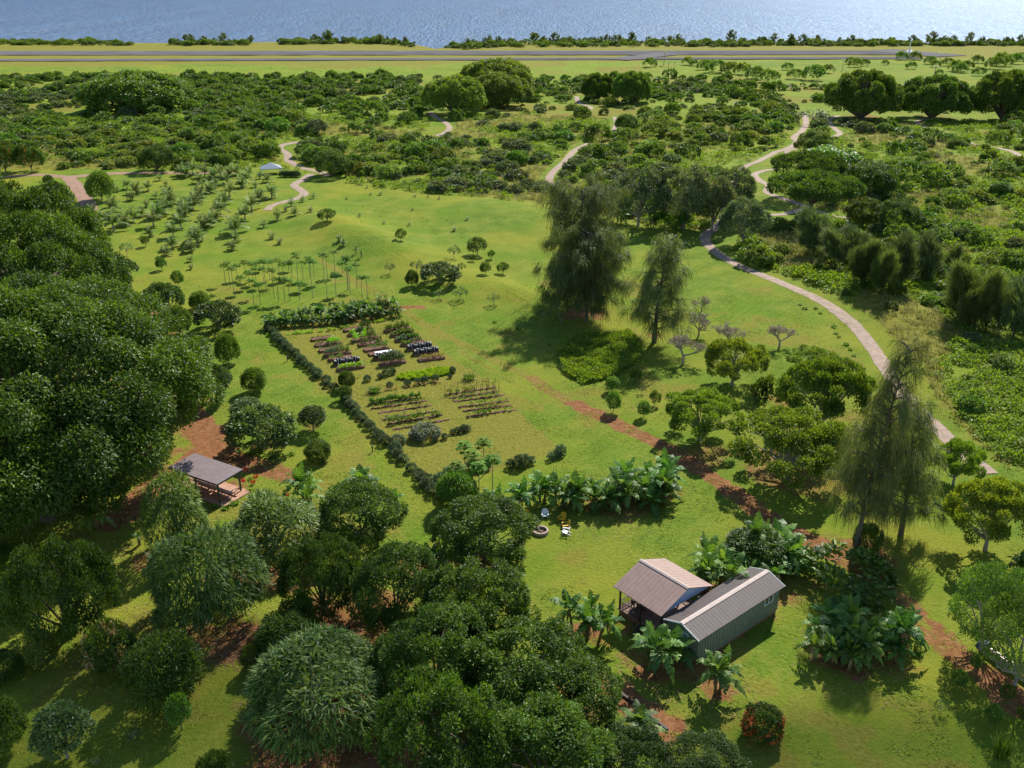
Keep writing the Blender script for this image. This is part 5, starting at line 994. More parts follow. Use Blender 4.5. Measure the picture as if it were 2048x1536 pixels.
# --- orchard trees
OR = [
 ('spread2', (283, 568, 367, 632), 'dark spreading orchard tree over bare red soil near the giant tree'), ('mangoM', (326, 612, 380, 670), 'dark round orchard tree just below the spreading one on red soil'), ('spread2', (388, 602, 479, 658), 'wide silvery spreading tree throwing a broad shadow on the upper orchard lawn'),
 ('mangoM2', (378, 582, 420, 618), 'small round tree touching the back of the silvery spreading tree'), ('mangoM', (246, 586, 287, 620), 'small dark tree half behind the giant crown'), ('mangoM2', (429, 668, 479, 727), 'round light green tree alone on the orchard lawn'),
 ('spread', (372, 728, 462, 802), 'spreading tree emerging from the giant crown above the shelter'), ('mangoM2', (482, 736, 532, 784), 'small bright green bush tree left of the hedge'), ('lolly', (459, 794, 524, 840), 'round silvery tree behind the widest grey green one'), ('spread2', (454, 812, 588, 896), 'widest silvery grey tree by the red path'),
 ('lolly', (595, 811, 651, 862), 'neat ball shaped silvery tree on a thin trunk left of the hedge'), ('mangoM', (609, 878, 661, 920), 'small dark round tree below the ball shaped silvery one'), ('spread', (218, 518, 276, 560), 'dark tree at the edge of the giant crowns, upper left'),
 ('sparse', (238, 486, 266, 511), 'thin small tree left of the palm rows'), ('smallB', (280, 472, 299, 493), 'small reddish green sapling under the palm rows'), ('smallA', (310, 515, 333, 540), 'small young tree on the lawn below the palm rows, left one'), ('smallA', (340, 540, 368, 572), 'small young tree on the lawn below the palm rows, nearer one'),
 ('mangoM2', (169, 343, 229, 400), 'round bright tree beside the fork of the red road'), ('mangoM', (85, 350, 108, 368), 'small tree at the upper left edge by the red road'), ('smallB', (634, 417, 671, 443), 'dark small tree on top of the grassy mound'), ('smallB', (790, 457, 813, 481), 'small dark tree on the shaded bank'),
 ('smallB', (934, 474, 973, 510), 'dense dark small tree right of the bank'), ('sparse', (895, 490, 921, 517), 'thin sapling left of the dense dark small tree'), ('smallB', (975, 500, 990, 518), 'tiny bush right of the dense dark small tree'), ('smallB', (938, 508, 953, 523), 'tiny bush just below the dense dark small tree'), ('smallA', (959, 524, 982, 549), 'loose bush in the middle of the lawn'), ('smallB', (993, 524, 1018, 548), 'pair like low bush in the middle of the lawn'),
 ('sparse', (914, 521, 933, 547), 'thin sapling left of the loose bush'), ('sparse', (769, 526, 791, 547), 'thin small tree above the papaya grove'), ('mangoM', (811, 540, 837, 572), 'small dark tree with reddish top left of the wide low tree'), ('spread2', (842, 524, 918, 566), 'wide low dark tree in the middle of the upper lawn'), ('sparse', (820, 520, 846, 545), 'thin bare tree behind the wide low dark tree'),
 ('sparse', (904, 574, 937, 599), 'small open tree below the wide low dark tree'), ('sparse', (973, 586, 1001, 609), 'small open tree right of the lowest bank'), ('sparse', (866, 580, 890, 598), 'very thin sapling above the end of the banana row'), ('sparse', (1072, 620, 1098, 643), 'thin sapling left of the big ironwoods'), ('sparse', (1110, 626, 1134, 650), 'very thin sapling under the big ironwoods'),
 ('smallA', (1210, 752, 1240, 784), 'upper of the two stacked young trees below the leafy pond'), ('smallA', (1212, 781, 1243, 824), 'lower of the two stacked young trees below the leafy pond'), ('smallA', (1260, 737, 1284, 764), 'young tree touching the leafy pond edge'), ('sparse', (1277, 760, 1293, 786), 'thin dark sapling beside the young trees'), ('smallB', (1299, 780, 1323, 811), 'small dark tree next to the red road'), ('smallA', (1275, 801, 1301, 835), 'small young tree closest to the red road'),
 ('bush5', (1501, 751, 1572, 810), 'dark bush at the foot of the layered umbrella trees'),
 ('mangoL2', (0, 1083, 234, 1275), 'large dark round tree at the left edge below the giant'), ('yellowbush', (47, 1255, 118, 1334), 'yellow green bush under the large dark tree at the left'), ('tanflower', (165, 1236, 271, 1345), 'dark shrubby tree covered with tan flower heads'), ('mangoM', (242, 1260, 406, 1413), 'dense mango tree with whorled leaves left of the largest strap dome'),
 ('smallA', (330, 1368, 383, 1460), 'slim small tree against the dense mango tree'), ('lolly', (59, 1402, 185, 1515), 'round crown on a thin trunk near the lower left corner'), ('mangoM', (-60, 1372, 53, 1502), 'round dark crown cut by the lower left edge'), ('mangoM', (-50, 1300, 46, 1370), 'dark crown cut by the left edge above the corner'),
 ('mangoM', (391, 1470, 467, 1580), 'narrow dark tree cut by the bottom edge'), ('mangoM', (511, 1224, 634, 1328), 'dark glossy tree between the two largest strap domes'), ('smallB', (480, 1288, 525, 1342), 'small dark bush at the side of the dark glossy tree'), ('smallB', (556, 1200, 592, 1236), 'small bush above the dark glossy tree'), ('mangoM2', (-50, 1085, 24, 1130), 'pale leafy branch tip at the left edge'),
 ('ixora', (1486, 1406, 1566, 1484), 'round clipped bush covered with orange flowers'), ('bush5', (1590, 1128, 1795, 1222), 'wide dark leafy bush behind the right banana clump'),
 ('smallA', (1903, 1338, 1938, 1374), 'small citrus tree, upper one on the lower right lawn'), ('smallA', (1940, 1308, 1966, 1338), 'small citrus tree standing on the dirt track'), ('smallB', (1999, 1366, 2032, 1402), 'small round citrus tree right of the dirt track'), ('sparse', (1868, 1398, 1898, 1426), 'thin sapling on the lower right lawn'), ('smallA', (1968, 1408, 2008, 1452), 'small loose tree above the lemongrass tuft'), ('smallB', (2034, 1412, 2070, 1446), 'small bush cut by the right edge'),
 ('feather', (1902, 1128, 2062, 1300), 'light green feathery tree over the low wall'), ('feather', (1968, 1180, 2150, 1370), 'dark feathery tree cut by the right edge'), ('mangoM', (1706, 1030, 1768, 1110), 'dense climbing bush wrapped round the foot of the leaning ironwood'),
 ('bloombush', (818, 843, 880, 880), 'low domed bush with pale pinkish blossoms in the garden'), ('hedgebush', (778, 868, 812, 888), 'low dark bush beside the domed blossom bush'), ('mangoM', (676, 742, 710, 776), 'large leafy squash like bush left of the seedling row'), ('smallB', (670, 770, 704, 800), 'dark bush by the grey stump at the hedge'),
 ('lemongrass', (1982, 1452, 2042, 1520), 'tall tuft of lemongrass near the lower right corner'), ('lemongrass', (728, 768, 766, 788), 'clump of upright green stalks in the garden, left one'), ('lemongrass', (918, 744, 956, 762), 'clump of upright green stalks in the garden, right one'),
 # canopy at the bottom centre
 ('mangoL', (640, 962, 812, 1085), 'dense tree behind the strap domes, right of the path'), ('mangoL2', (558, 1068, 735, 1225), 'broad glossy tree between the strap dome and the central canopy'), ('mangoL', (690, 1085, 880, 1255), 'light green crown at the upper left of the central canopy'), ('mangoL2', (850, 1118, 1072, 1300), 'crown at the top of the central canopy near the lawn'),
 ('mangoL', (745, 1205, 985, 1425), 'crown in the left middle of the central canopy'), ('mangoL2', (925, 1235, 1175, 1450), 'crown in the very middle of the central canopy'), ('mangoL', (1045, 1300, 1242, 1470), 'crown at the right of the central canopy beside the red bed'), ('mangoL2', (740, 1345, 1010, 1600), 'crown at the lower left of the central canopy'),
 ('mangoL', (960, 1390, 1220, 1620), 'crown at the bottom of the central canopy'), ('mangoL2', (1170, 1450, 1340, 1600), 'low crown at the bottom edge right of the central canopy'), ('mangoL', (1320, 1462, 1492, 1600), 'glossy crown at the bottom edge below the orange flowered bush'), ('mangoL', (866, 990, 1066, 1132), 'leafy tree beside the fire pit'), ('smallB', (590, 1225, 640, 1280), 'small dark bush right of the dark glossy tree'),
 ('mangoM', (1450, 1055, 1590, 1140), 'dark leafy tree among the bananas behind the long cabin'),
 # trees round the middle distance
 ('flame', (-30, 282, 45, 345), 'dark tree dotted with red blossoms at the left edge'), ('flame', (28, 284, 90, 342), 'reddish brown tree beside the red blossoming one'), ('banyan2', (158, 142, 378, 222), 'great dark green wooded crown in the far left scrub'), ('banyan2', (846, 152, 968, 228), 'olive green domed tree by the bend of the far path, left of two'),
 ('banyan2', (938, 146, 1062, 214), 'olive green domed tree with a visible trunk, right of two'), ('banyan2', (920, 118, 1062, 190), 'olive tree crown rising behind the two domed trees'), ('banyan2', (1226, 143, 1302, 206), 'rounded dark tree in the far middle scrub'), ('banyan', (1162, 146, 1232, 200), 'dark evergreen group left of the rounded tree in the far middle'),
 ('banyan', (1652, 142, 1804, 238), 'great umbrella shaped banyan in the far right, leftmost of three'), ('banyan', (1803, 152, 1946, 238), 'great banyan in the far right, middle of three'), ('banyan', (1936, 142, 2090, 242), 'great banyan in the far right, cut by the edge'),
 ('flatdark', (1545, 300, 1690, 395), 'dark flat topped tree behind the path bend, upper layer'), ('flatdark', (1540, 338, 1722, 450), 'dark blue green spreading tree at the path bend'), ('mangoL', (1588, 262, 1668, 312), 'mid green tree above the dark flat topped one'), ('bush1', (1600, 300, 1728, 335), 'green shrub behind the dark flat topped tree'),
 ('greyA', (1222, 335, 1340, 452), 'grey green tree right behind the tall ironwoods'), ('greyA', (1312, 332, 1432, 458), 'grey green tree with a pale trunk in the grove'), ('greyA', (1385, 355, 1470, 460), 'brownish grey tree at the edge of the grove by the red path'), ('greyA', (1420, 335, 1512, 440), 'green tree at the right end of the grove'), ('greyA', (1440, 398, 1540, 492), 'low leafy tree right of the red path gap'),
 ('sparse', (1595, 218, 1660, 250), 'loose tree near the far junction of the paths'), ('mangoM2', (1842, 170, 1862, 190), 'small far tree between two banyans'), ('greyA', (612, 238, 656, 272), 'open flat topped tree in the dry grass clearing'), ('mangoL', (628, 300, 706, 352), 'dark willowy tree where the palm path meets the scrub'), ('mangoL', (275, 290, 345, 342), 'dark tree above the red road, left of the palms'),
 ('mangoL', (1660, 320, 1790, 395), 'leafy bush tree right of the dark spreading one'), ('mangoL', (1745, 340, 1800, 400), 'leafy shrub tree in the green meadow'), ('mangoM2', (1978, 365, 2026, 394), 'round dark bush alone in the green meadow at the right'), ('mangoL', (1750, 400, 1850, 465), 'loose green tree above the young ironwoods'), ('mangoL', (1690, 395, 1770, 450), 'branching tree above the young ironwoods'),
 ('mangoM', (1228, 228, 1275, 262), 'dark rounded tree beside the far middle path'), ('bush1', (1475, 485, 1550, 530), 'dark shrub beside the path near its bend'), ('sparse', (1085, 330, 1092, 335), 'tiny far sapling'),
]
for t, b, l in OR[:-1]:
    nm = 'tree'; ct = 'tree'
    if any(w in l for w in ('bush', 'shrub', 'lemongrass', 'stalks')) and 'bush tree' not in l and 'shrub tree' not in l and 'shrubby tree' not in l: nm = 'bush'; ct = 'bush'
    if 'lemongrass' in l or 'stalks' in l: nm = 'grass_clump'; ct = 'grass'
    lo_ = .35 if t in ('mangoL', 'mangoL2') and b[1] > 900 else .55
    T_(t, b, l, name=nm, cat_=ct, lo=lo_)
# --- umbrella trees
for t, b, l in (('koaB', (1412, 678, 1538, 770), 'layered bright green umbrella tree alone above the dark bush'), ('koaB', (1576, 693, 1702, 752), 'umbrella tree crown behind the biggest layered one'), ('koaA', (1556, 718, 1748, 862), 'biggest layered umbrella tree, right of the dark bush'),
 ('koaA', (1333, 776, 1484, 880), 'bright umbrella tree next to the red road'), ('koaA', (1464, 816, 1694, 962), 'wide bright umbrella tree with bare limbs over red earth'), ('koaB', (1855, 848, 1972, 968), 'umbrella tree right of the leaning ironwood'), ('koaA', (1890, 940, 2085, 1100), 'dark umbrella tree at the right edge')): T_(t, b, l, name='umbrella_tree')
# --- ironwoods
for t, b, l, k in (('ironA', (1084, 352, 1240, 604), 'tallest drooping ironwood, rear one of the pair in the lawn', 1.6), ('ironB', (1088, 452, 1258, 642), 'drooping ironwood in front of the tallest one', 1.6), ('ironC', (1248, 474, 1388, 684), 'slender ragged ironwood alone right of the pair', 2.2), ('ironD', (1655, 690, 1850, 1115), 'leaning ironwood with a bare spire over the red track', 2.2), ('ironC', (1730, 800, 1885, 1070), 'second ironwood stem crown wrapped round the leaning one', 1.7),
 ('ironY', (1592, 412, 1664, 508), 'young feathery ironwood beside the path bend', 1.8), ('ironY', (1640, 455, 1712, 530), 'young ironwood right of the one at the path bend', 1.8), ('ironY', (1676, 448, 1745, 530), 'young ironwood in the middle of the thicket, upper', 1.8), ('ironY', (1696, 480, 1775, 572), 'young ironwood in front of the thicket facing the path', 1.8), ('ironY', (1765, 460, 1836, 580), 'tall dark young ironwood in the thicket', 1.8),
 ('ironY', (1824, 462, 1884, 566), 'young ironwood right of the tall dark one', 1.8), ('ironY', (1882, 488, 1925, 556), 'small young ironwood behind the thicket', 1.8), ('ironY', (1888, 522, 1976, 642), 'large leaning young ironwood towards the right edge', 1.8), ('ironY', (1940, 540, 2022, 660), 'broad young ironwood near the right edge', 1.8), ('ironY', (1992, 552, 2090, 672), 'young ironwood cut by the right edge', 1.8), ('ironY', (1740, 500, 1800, 590), 'dark young ironwood filling the front of the thicket', 1.8), ('ironY', (1915, 570, 1990, 660), 'low young ironwood in front of the broad one', 1.8)):
    T_(t, b, l, name='ironwood', hi=k)
# --- bare frangipani
for t, b, l in (('plumA', (1336, 672, 1412, 728), 'bare branched frangipani, nearest to the slender ironwood foot'), ('plumB', (1380, 626, 1429, 673), 'bare branched frangipani, middle of the left group'), ('plumA', (1382, 588, 1421, 623), 'bare branched frangipani, farthest one'), ('plumB', (1432, 652, 1492, 692), 'bare branched frangipani just above the layered umbrella tree'), ('plumA', (1535, 645, 1595, 696), 'bare branched frangipani alone at the right, towards the path')): T_(t, b, l, name='frangipani', lo=.8, hi=1.15)
for x, y, k in ((268, 1480, .5), (195, 1530, .4)): put('sparse', G(x, y), k, name='sapling', label='pale leafless twig like sapling on the lower left lawn' if x > 200 else 'tiny pale sapling at the bottom edge left', cat_='sapling')
# --- bananas
BN = [('banA', (1042, 925, 1120, 1010)), ('banC', (1085, 900, 1180, 1015)), ('banD', (1130, 925, 1215, 1020)), ('banC', (1165, 890, 1260, 1010)), ('banD', (1185, 930, 1285, 1025)), ('banC', (1230, 880, 1325, 1000)), ('banD', (1255, 925, 1335, 1018)), ('banC', (1275, 880, 1368, 990)), ('banA', (1290, 930, 1365, 1010)), ('banD', (1210, 905, 1300, 1000)), ('banA', (1110, 930, 1180, 1012)), ('banA', (1005, 950, 1080, 1020))]
for t, b in BN: T_(t, b, 'tall banana plant in the dense grove between the garden plot and the lawn chairs', name='banana_plant', cat_='banana plant', group='banana grove above the lawn chairs', lo=.55, hi=1.05)
BS = [('banC', (1104, 1138, 1248, 1276), 'big banana clump left of the lanai stairs'), ('banD', (1264, 1245, 1388, 1352), 'banana clump in front of the cabin gable'), ('banA', (1392, 1268, 1490, 1392), 'banana plant at the corner of the long cabin'), ('banB', (1226, 1405, 1328, 1488), 'young banana plant in the red bed at the bottom'),
 ('banA', (1365, 1075, 1450, 1180), 'banana plant behind the cabin, left one'), ('banC', (1380, 1070, 1500, 1190), 'banana clump directly behind the cabin roof'), ('banD', (1475, 1025, 1575, 1125), 'banana crown rising above the leafy tree behind the cabin'), ('banC', (1455, 1090, 1580, 1195), 'banana clump at the far end of the cabin roof'), ('banB', (1540, 1045, 1625, 1150), 'banana plant right of the leafy tree behind the cabin'),
 ('banC', (1590, 1205, 1700, 1320), 'left plant group of the banana clump on the right lawn'), ('banC', (1660, 1190, 1770, 1315), 'middle plant group of the banana clump on the right lawn'), ('banD', (1740, 1195, 1856, 1300), 'right plant group of the banana clump on the right lawn'), ('banC', (1610, 1200, 1725, 1312), 'tall banana plants at the back of the clump on the right lawn, left half'), ('banC', (1700, 1192, 1812, 1305), 'tall banana plants at the back of the clump on the right lawn, right half'), ('banC', (1640, 1228, 1765, 1335), 'densest banana plants in the heart of the clump on the right lawn'), ('banC', (1500, 1050, 1620, 1150), 'banana clump behind the right end of the cabin roof, farther back'),
 ('banB', (1665, 1262, 1745, 1345), 'small banana in front of the clump on the right lawn, left one'), ('banB', (1755, 1250, 1830, 1332), 'small banana in front of the clump on the right lawn, right one'), ('banD', (1800, 1215, 1850, 1300), 'banana at the track side of the clump on the right lawn'),
 ('banB', (2006, 1088, 2080, 1160), 'banana plant at the right edge above the feathery tree'), ('banD', (560, 925, 650, 1015), 'banana clump beside the end of the red path'), ('banA', (680, 930, 760, 1000), 'banana plant above the dense tree by the mown strip'), ('banE', (765, 965, 810, 1035), 'small banana plant at the edge of the mown strip'), ('banB', (835, 1085, 900, 1140), 'banana crown poking out behind the central canopy'), ('banA', (955, 965, 1025, 1040), 'banana leaves standing out of the leafy tree by the fire pit'),
 ('banB', (140, 985, 225, 1060), 'banana like plant in the deep shade under the giant tree'), ('banB', (20, 985, 90, 1060), 'big leaved plant in the shade at the left edge'), ('banE', (258, 1062, 292, 1090), 'small seedling palm on the grass by the strap leaved tree'), ('banB', (1215, 405, 1265, 445), 'banana plant at the foot of the middle grove, left'), ('banB', (1340, 415, 1385, 460), 'banana plant at the foot of the middle grove, right'), ('banB', (1285, 425, 1325, 455), 'banana plant at the foot of the middle grove, centre')]
for t, b, l in BS: T_(t, b, l, name='banana_plant', cat_='banana plant', lo=.6, hi=1.25)
for row, (a, b, n) in enumerate((((536, 656), (690, 645), 13), ((560, 643), (785, 622), 17), ((690, 640), (790, 632), 5))):
    for i in range(n):
        x = a[0] + (b[0] - a[0]) * (i + rng.uniform(-.3, .3)) / (n - 1); y = a[1] + (b[1] - a[1]) * i / (n - 1); s = rng.uniform(.75, 1.0) * (1.12 if x > 680 else .85)
        put('banA' if rng.random() < .5 else 'banB', G(x, y), s, name='banana_plant', label='banana plant in the double row at the far end of the raised beds', cat_='banana plant', group='banana row beyond the raised beds')
for x, y, l in ((705, 640, 'tall thin banana above the row, left of its right end'), (760, 622, 'tall thin banana above the row at its right end'), (773, 626, 'slightly lower tall banana at the right end of the row')): put('banT', G(x, y), .95, name='banana_plant', label=l, cat_='banana plant')
for x, y, l in ((687, 492, 'small banana sapling on the bank below the mound, left'), (712, 507, 'small banana sapling on the bank below the mound, middle'), (723, 514, 'small banana sapling on the bank below the mound, right')): put('banE', G(x, y), .9, name='banana_plant', label=l, cat_='banana plant')
# --- young coconut palms
PL = [(683, 185, 50), (745, 170, 60), (797, 195, 80), (775, 235, 60), (868, 180, 60), (935, 120, 50), (972, 150, 40), (1090, 100, 90), (1165, 135, 70), (1230, 190, 80), (1260, 165, 60), (1290, 95, 80), (1345, 100, 80), (1415, 160, 80), (1460, 100, 60), (1495, 160, 50), (1565, 130, 60), (1130, 85, 80), (1200, 100, 80), (1380, 90, 80), (1320, 140, 80), (1440, 130, 70), (1060, 90, 70), (1250, 110, 80), (1520, 110, 50), (660, 300, 100), (545, 330, 70), (610, 350, 60), (667, 415, 120), (730, 385, 100), (785, 360, 90), (830, 330, 70), (858, 275, 55), (912, 225, 50), (900, 390, 100), (930, 340, 110), (965, 310, 100), (1000, 265, 110), (985, 230, 80), (875, 445, 70), (1060, 400, 90), (1075, 350, 110), (1085, 320, 100), (1130, 290, 100), (1150, 250, 90), (1170, 220, 90), (1015, 450, 90), (1010, 515, 90), (973, 560, 70), (1155, 490, 130), (1120, 535, 80), (1190, 405, 100), (1225, 385, 90), (1265, 355, 90), (1290, 320, 90), (1310, 265, 90), (1345, 220, 90), (1380, 430, 130), (1435, 350, 90), (1375, 480, 75), (1365, 525, 65), (1473, 295, 95), (1520, 240, 85), (1592, 220, 85), (1543, 395, 55), (1597, 460, 55), (1640, 490, 50), (1627, 350, 65), (1672, 300, 45), (1725, 325, 60), (1705, 270, 55), (1770, 245, 45), (1818, 305, 45), (1833, 225, 40), (1115, 595, 45), (1118, 640, 40), (1985, 475, 50), (2010, 500, 50)]
for x, y, w in PL:
    X, Y = x / 2.926, 320 + y / 2.926; g = G(X, Y); pm = FPX / (g[1] * cp + CAM_H * sp); t = 'palmC' if w < 58 else ('palmA' if rng.random() < .6 else 'palmB'); s = w / 2.926 / pm / (2 * TPL[t]['R']) * 1.7
    l = 'small young coconut palm with a few fronds, scattered below the rows' if w < 58 else ('young coconut palm among the far ones near the red road' if y < 240 and x > 900 else ('young coconut palm in the left rows of the plantation' if x < 1030 else 'young coconut palm in the diagonal rows at the centre of the plantation'))
    put(t, g, s, name='coconut_palm', label=l, cat_='palm tree', group=l.split(' coconut palm ')[1].join(('palms ', '')))
for x, y, h, l in ((1865, 168, 1.0, 'tall bent coconut palm behind the leftmost banyan'), (1988, 130, .9, 'tall coconut palm at the far right of the green'), (1880, 128, .7, 'coconut palm beside the runway end, right of the hut'), (1327, 132, .9, 'lone tall palm before the runway in the middle'), (1337, 150, .8, 'palm just below the lone tall one before the runway'), (1347, 146, .7, 'short palm right of the lone tall one before the runway'), (1684, 142, .7, 'palm left of the small dark trees on the green'), (1940, 124, .6, 'palm in the small group at the far right, left one'), (1955, 124, .6, 'palm in the small group at the far right, right one')):
    put('palmT', G(x, y), (h * 1.1, h * 1.1, h), name='coconut_palm', label=l, cat_='palm tree')
# --- papayas
PP = [(1320, 725, 620), (1348, 750, 610), (1372, 795, 640), (1415, 778, 690), (1488, 855, 710), (1525, 850, 730), (1440, 690, 600), (1560, 775, 600), (1605, 810, 650), (1633, 830, 700), (1668, 830, 700), (1697, 825, 710), (1755, 820, 570), (1757, 770, 720), (1775, 700, 600), (1830, 808, 600), (1840, 700, 600), (1815, 690, 575), (1915, 810, 710), (1968, 805, 670), (1962, 670, 545), (1917, 700, 560), (1898, 710, 560), (2005, 660, 600), (2040, 760, 590), (1580, 700, 600), (1640, 720, 590), (1690, 650, 600), (1710, 690, 600), (1520, 650, 600), (1500, 720, 640), (1390, 700, 620), (1545, 735, 640), (1460, 745, 660), (2035, 900 - 140, 580), (2050, 790, 640), (2090, 750, 620), (2120, 810, 690), (2150, 810, 690), (1480, 700, 610), (1600, 690, 595), (1660, 700, 610)]
for x, y, tp in PP:
    X, Y = x / 2.926, 320 + y / 2.926; g = G(X, Y); pm = FPX / (g[1] * cp + CAM_H * sp); H_ = (y - tp) / 2.926 / pm / cp; t = 'papB' if H_ > 3.6 else ('papA' if H_ > 2.6 else 'papC'); sz = H_ / TPL[t]['H'] * 1.05
    l = 'tall slim papaya tree in the grove behind the banana row' if H_ > 3.6 else ('middle sized papaya tree in the grove behind the banana row' if H_ > 2.6 else 'short bushy papaya tree in the grove behind the banana row')
    put(t, g, (1.05, 1.05, sz), name='papaya_tree', label=l, cat_='papaya tree', group=l.split(' tree')[0] + ' trees of the grove')
for x, y, l in ((930, 958, 'papaya tree over the blue green row, left one'), (968, 950, 'papaya tree over the blue green row, right one'), (958, 1000, 'papaya tree behind the leafy tree by the fire pit'), (985, 985, 'papaya tree between the garden and the leafy tree'), (915, 1000, 'papaya tree at the left shoulder of the leafy tree'), (945, 975, 'papaya tree right below the blue green row')): put('papA', G(x, y), 1.15, name='papaya_tree', label=l, cat_='papaya tree')
put('mangoM2', G(915, 1015), (1.0, 1.0, 1.3), name='tree', label='light feathery tree at the left shoulder of the leafy tree', cat_='tree')
# --- seedlings on the upper lawn
SD = [(38, 290), (135, 275), (157, 165), (180, 205), (238, 205), (245, 260), (40, 230), (75, 310), (115, 335), (125, 365), (205, 300), (235, 330), (258, 375), (275, 280), (335, 300), (425, 295), (460, 315), (485, 340), (505, 365), (390, 350), (405, 385), (425, 425), (530, 395), (548, 415), (570, 435), (440, 215), (515, 220), (580, 230), (648, 235), (670, 415), (745, 350), (710, 455), (625, 355), (695, 300), (570, 300), (20, 200), (60, 170), (90, 150), (300, 232), (360, 232)]
for x, y in SD:
    put('seedling' if rng.random() < .6 else 'palmC', G(680 + x / 2.926, 320 + y / 2.926), rng.uniform(.45, .75) if rng.random() < 2 else 1, name='seedling', label='tiny newly planted seedling on the upper lawn beside the mound', cat_='seedling', group='seedlings planted on the upper lawn')
for x, y in ((1600, 610), (1610, 618), (1632, 618), (1640, 627), (1668, 655), (1672, 668), (1678, 675), (1692, 690), (1700, 700), (1708, 712), (480, 905), (502, 908), (545, 915), (582, 910), (640, 925), (1035, 658), (990, 645), (1098, 690), (500, 960), (1837, 1310), (430, 1015), (520, 985), (452, 1018), (470, 1008)):
    put('leafy', G(x, y), rng.uniform(.8, 1.3), name='small_plant', label='small bright leafy plant dotted on the mown grass', cat_='plant', group='small leafy plants on the mown grass')
for x, y in ((492, 950), (507, 975), (488, 972), (512, 965), (575, 1000)): put('ti', G(x, y), 1.2, name='ti_plant', label='red leaved plant beside the picnic shelter', cat_='plant', group='red leaved plants by the shelter')
for i, x in enumerate(range(565, 600, 5)): put('hedgebush', G(x, 354), 1.6, name='bush', label='clipped bush in the short row beside the pale canopy', cat_='bush', group='clipped bushes beside the pale canopy')
for x, y in ((760, 757), (735, 762), (772, 752), (700, 765), (785, 748), (905, 745), (815, 771), (836, 768), (850, 765), (870, 762), (900, 756), (780, 775), (890, 878), (905, 868), (915, 866), (928, 863), (935, 862)): put('hedgebush', G(x, y), rng.uniform(.5, .9), name='garden_bush', label='small green bush standing in the garden plot between beds and rows', cat_='bush', group='small bushes in the garden plot')
# leafy pond: taro bed in the lawn
c = G(1200, 716); A = [G(*p)[:2] for p in ((1115, 700), (1135, 682), (1190, 668), (1262, 668), (1285, 690), (1278, 725), (1230, 755), (1165, 770), (1125, 745))]; A = np.array(A)
n = 30000; lo_, hi_ = A.min(0), A.max(0); q = rng.uniform(lo_, hi_, (n, 2)); q = q[inpoly(q[:, 0] + .6 * (vn(q[:, 0], q[:, 1], 4) - .5), q[:, 1], [tuple(a) for a in A])]; n = len(q); k = fbm(q[:, 0] / 2.5, q[:, 1] / 2.5, 91)
Pn = np.stack([q[:, 0] - c[0], q[:, 1] - c[1], (.15 + 1.7 * np.clip(k - .3, 0, 1) + hgt(q[:, 0], q[:, 1]) - c[2])], 1); V, F, rv = leaves(Pn, rnd(n) + [0, 0, .5], rnd(n) * .7 + [0, 0, 1], rng.uniform(.2, .5, n), .24)
o = link('leafy_bed', mesh('leafy_bed', V, F, [M['cover']], rv=rv), tuple(c)); tag(o, 'dense green leafy bed sunk in the lawn below the slender ironwood', 'plant bed', kind='stuff')
# --- shoreline trees and distant green
k = 0
for x in list(range(350, 505, 9)) + list(range(632, 832, 9)) + list(range(930, 1380, 13)) + list(range(1390, 1700, 14)) + list(range(1750, 2060, 12)):
    if rng.random() < .2: continue
    y = np.interp(x, cpx, cpy) + rng.uniform(1.5, 4.5); g = G(x + rng.uniform(-8, 8), y); s = rng.uniform(.45, 1.0) + .9 * rng.random() ** 3 * (.8 if x < 900 else 1)
    put('ironS', g, (s * 1.3, s * 1.3, s * .95), name='shore_tree', label='wind bent dark tree in the line along the shore', cat_='tree', group='dark trees along the shore', onemesh=True)
n = 1500; xs = rng.uniform(-700, 2800, n); ok = (xs < 260) | ((xs > 345) & (xs < 500)) | ((xs > 560) & (xs < 830)) | (xs > 890); xs = xs[ok]; n = len(xs); ys = np.interp(xs, cpx, cpy) + rng.uniform(.8, 6, n) + np.where((xs > 930) & (xs < 1500), rng.uniform(0, 5, n), 0)
p = PA(xs, ys); mass('shore_scrub', ['bush%d' % k for k in range(6)], KM, p[:, 0], p[:, 1], hgt(p[:, 0], p[:, 1]), rng.uniform(.9, 1.5, n), rng.choice([0, 3, 5, 1], n), .3, 1.9, kind='stuff', label='dark low scrub along the sea shore', cat='scrub')
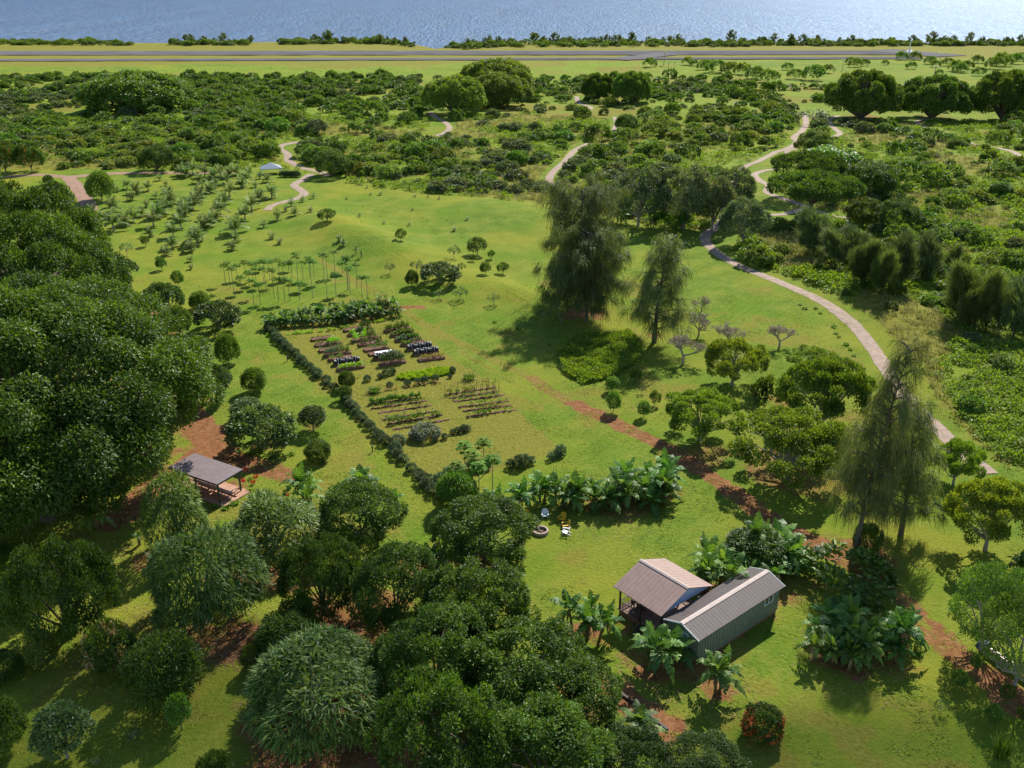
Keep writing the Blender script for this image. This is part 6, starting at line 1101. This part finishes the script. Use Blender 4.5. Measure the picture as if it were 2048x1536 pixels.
FT = [(1590, 158, .9), (1626, 160, 1.3), (1538, 165, 1.1), (1510, 158, 1.1), (1485, 150, 1.1), (1460, 148, 1.1), (1432, 146, 1.2), (1655, 146, .8), (1710, 134, .9), (1700, 128, .7), (1728, 132, .7), (1803, 120, .9), (1830, 120, .9), (1860, 128, .8), (1870, 134, .7), (1895, 132, .8), (1912, 142, 1.0), (1920, 145, .9), (1878, 150, .5), (1822, 138, .7), (1935, 138, .8), (1955, 126, .8), (2002, 132, 1.3), (2030, 128, 1.1), (2048, 122, 1.0), (1990, 138, 1.2), (1958, 152, .8), (1770, 130, .5), (1376, 130, .8), (1388, 132, .6), (1300, 134, .9), (1410, 140, 1.0), (1955, 215, .8), (1575, 140, .7)]
for x, y, s in FT: put('bush1', G(x, y), (s * 1.9, s * 1.9, s * 2.0), name='tree', label='small dark rounded tree on the far green before the runway', cat_='tree', group='rounded trees on the far green', onemesh=True)

# ------------------------------------------------------------------ thin cloud high up towards the sun, added out of view to darken the near end of the farm
cm, t, N, L = newmat('added_shade_cloud'); b = N['Principled BSDF']; b.inputs['Base Color'].default_value = (.85, .86, .88, 1); b.inputs['Roughness'].default_value = 1
tr_ = N.new('ShaderNodeBsdfTransparent'); mx = N.new('ShaderNodeMixShader'); mx.inputs[0].default_value = .33; L.new(tr_.outputs[0], mx.inputs[1]); L.new(b.outputs[0], mx.inputs[2]); L.new(mx.outputs[0], N['Material Output'].inputs[0])
import bmesh
def added_shade_cloud(c, rx, ry, n, k):
    D_ = 560.0; base = np.array([c[0], c[1], 0]) + np.array(sd) * D_
    u = fib(220, -1); u = u * (1 + .35 * (fbm(u[:, 0] * 2 + k, u[:, 1] * 2 + u[:, 2], 5)[:, None] - .5)); V = u * [rx, ry * 1.0, 14]
    bm = bmesh.new(); [bm.verts.new(v) for v in V]; bmesh.ops.convex_hull(bm, input=bm.verts); bmesh.ops.subdivide_edges(bm, edges=bm.edges, cuts=1, use_grid_fill=True)
    for v in bm.verts: v.co += Vector((1, 1, .3)) * float(fbm(v.co.x / 9 + k, v.co.y / 9, 6) - .5) * 9
    me = bpy.data.meshes.new('added_shade_cloud'); bm.to_mesh(me); me.materials.append(cm); link('added_shade_cloud', me, tuple(base), kind='structure')
added_shade_cloud((34, 44), 27, 17, 9, 1)
added_shade_cloud((-36, 50), 27, 19, 9, 5)
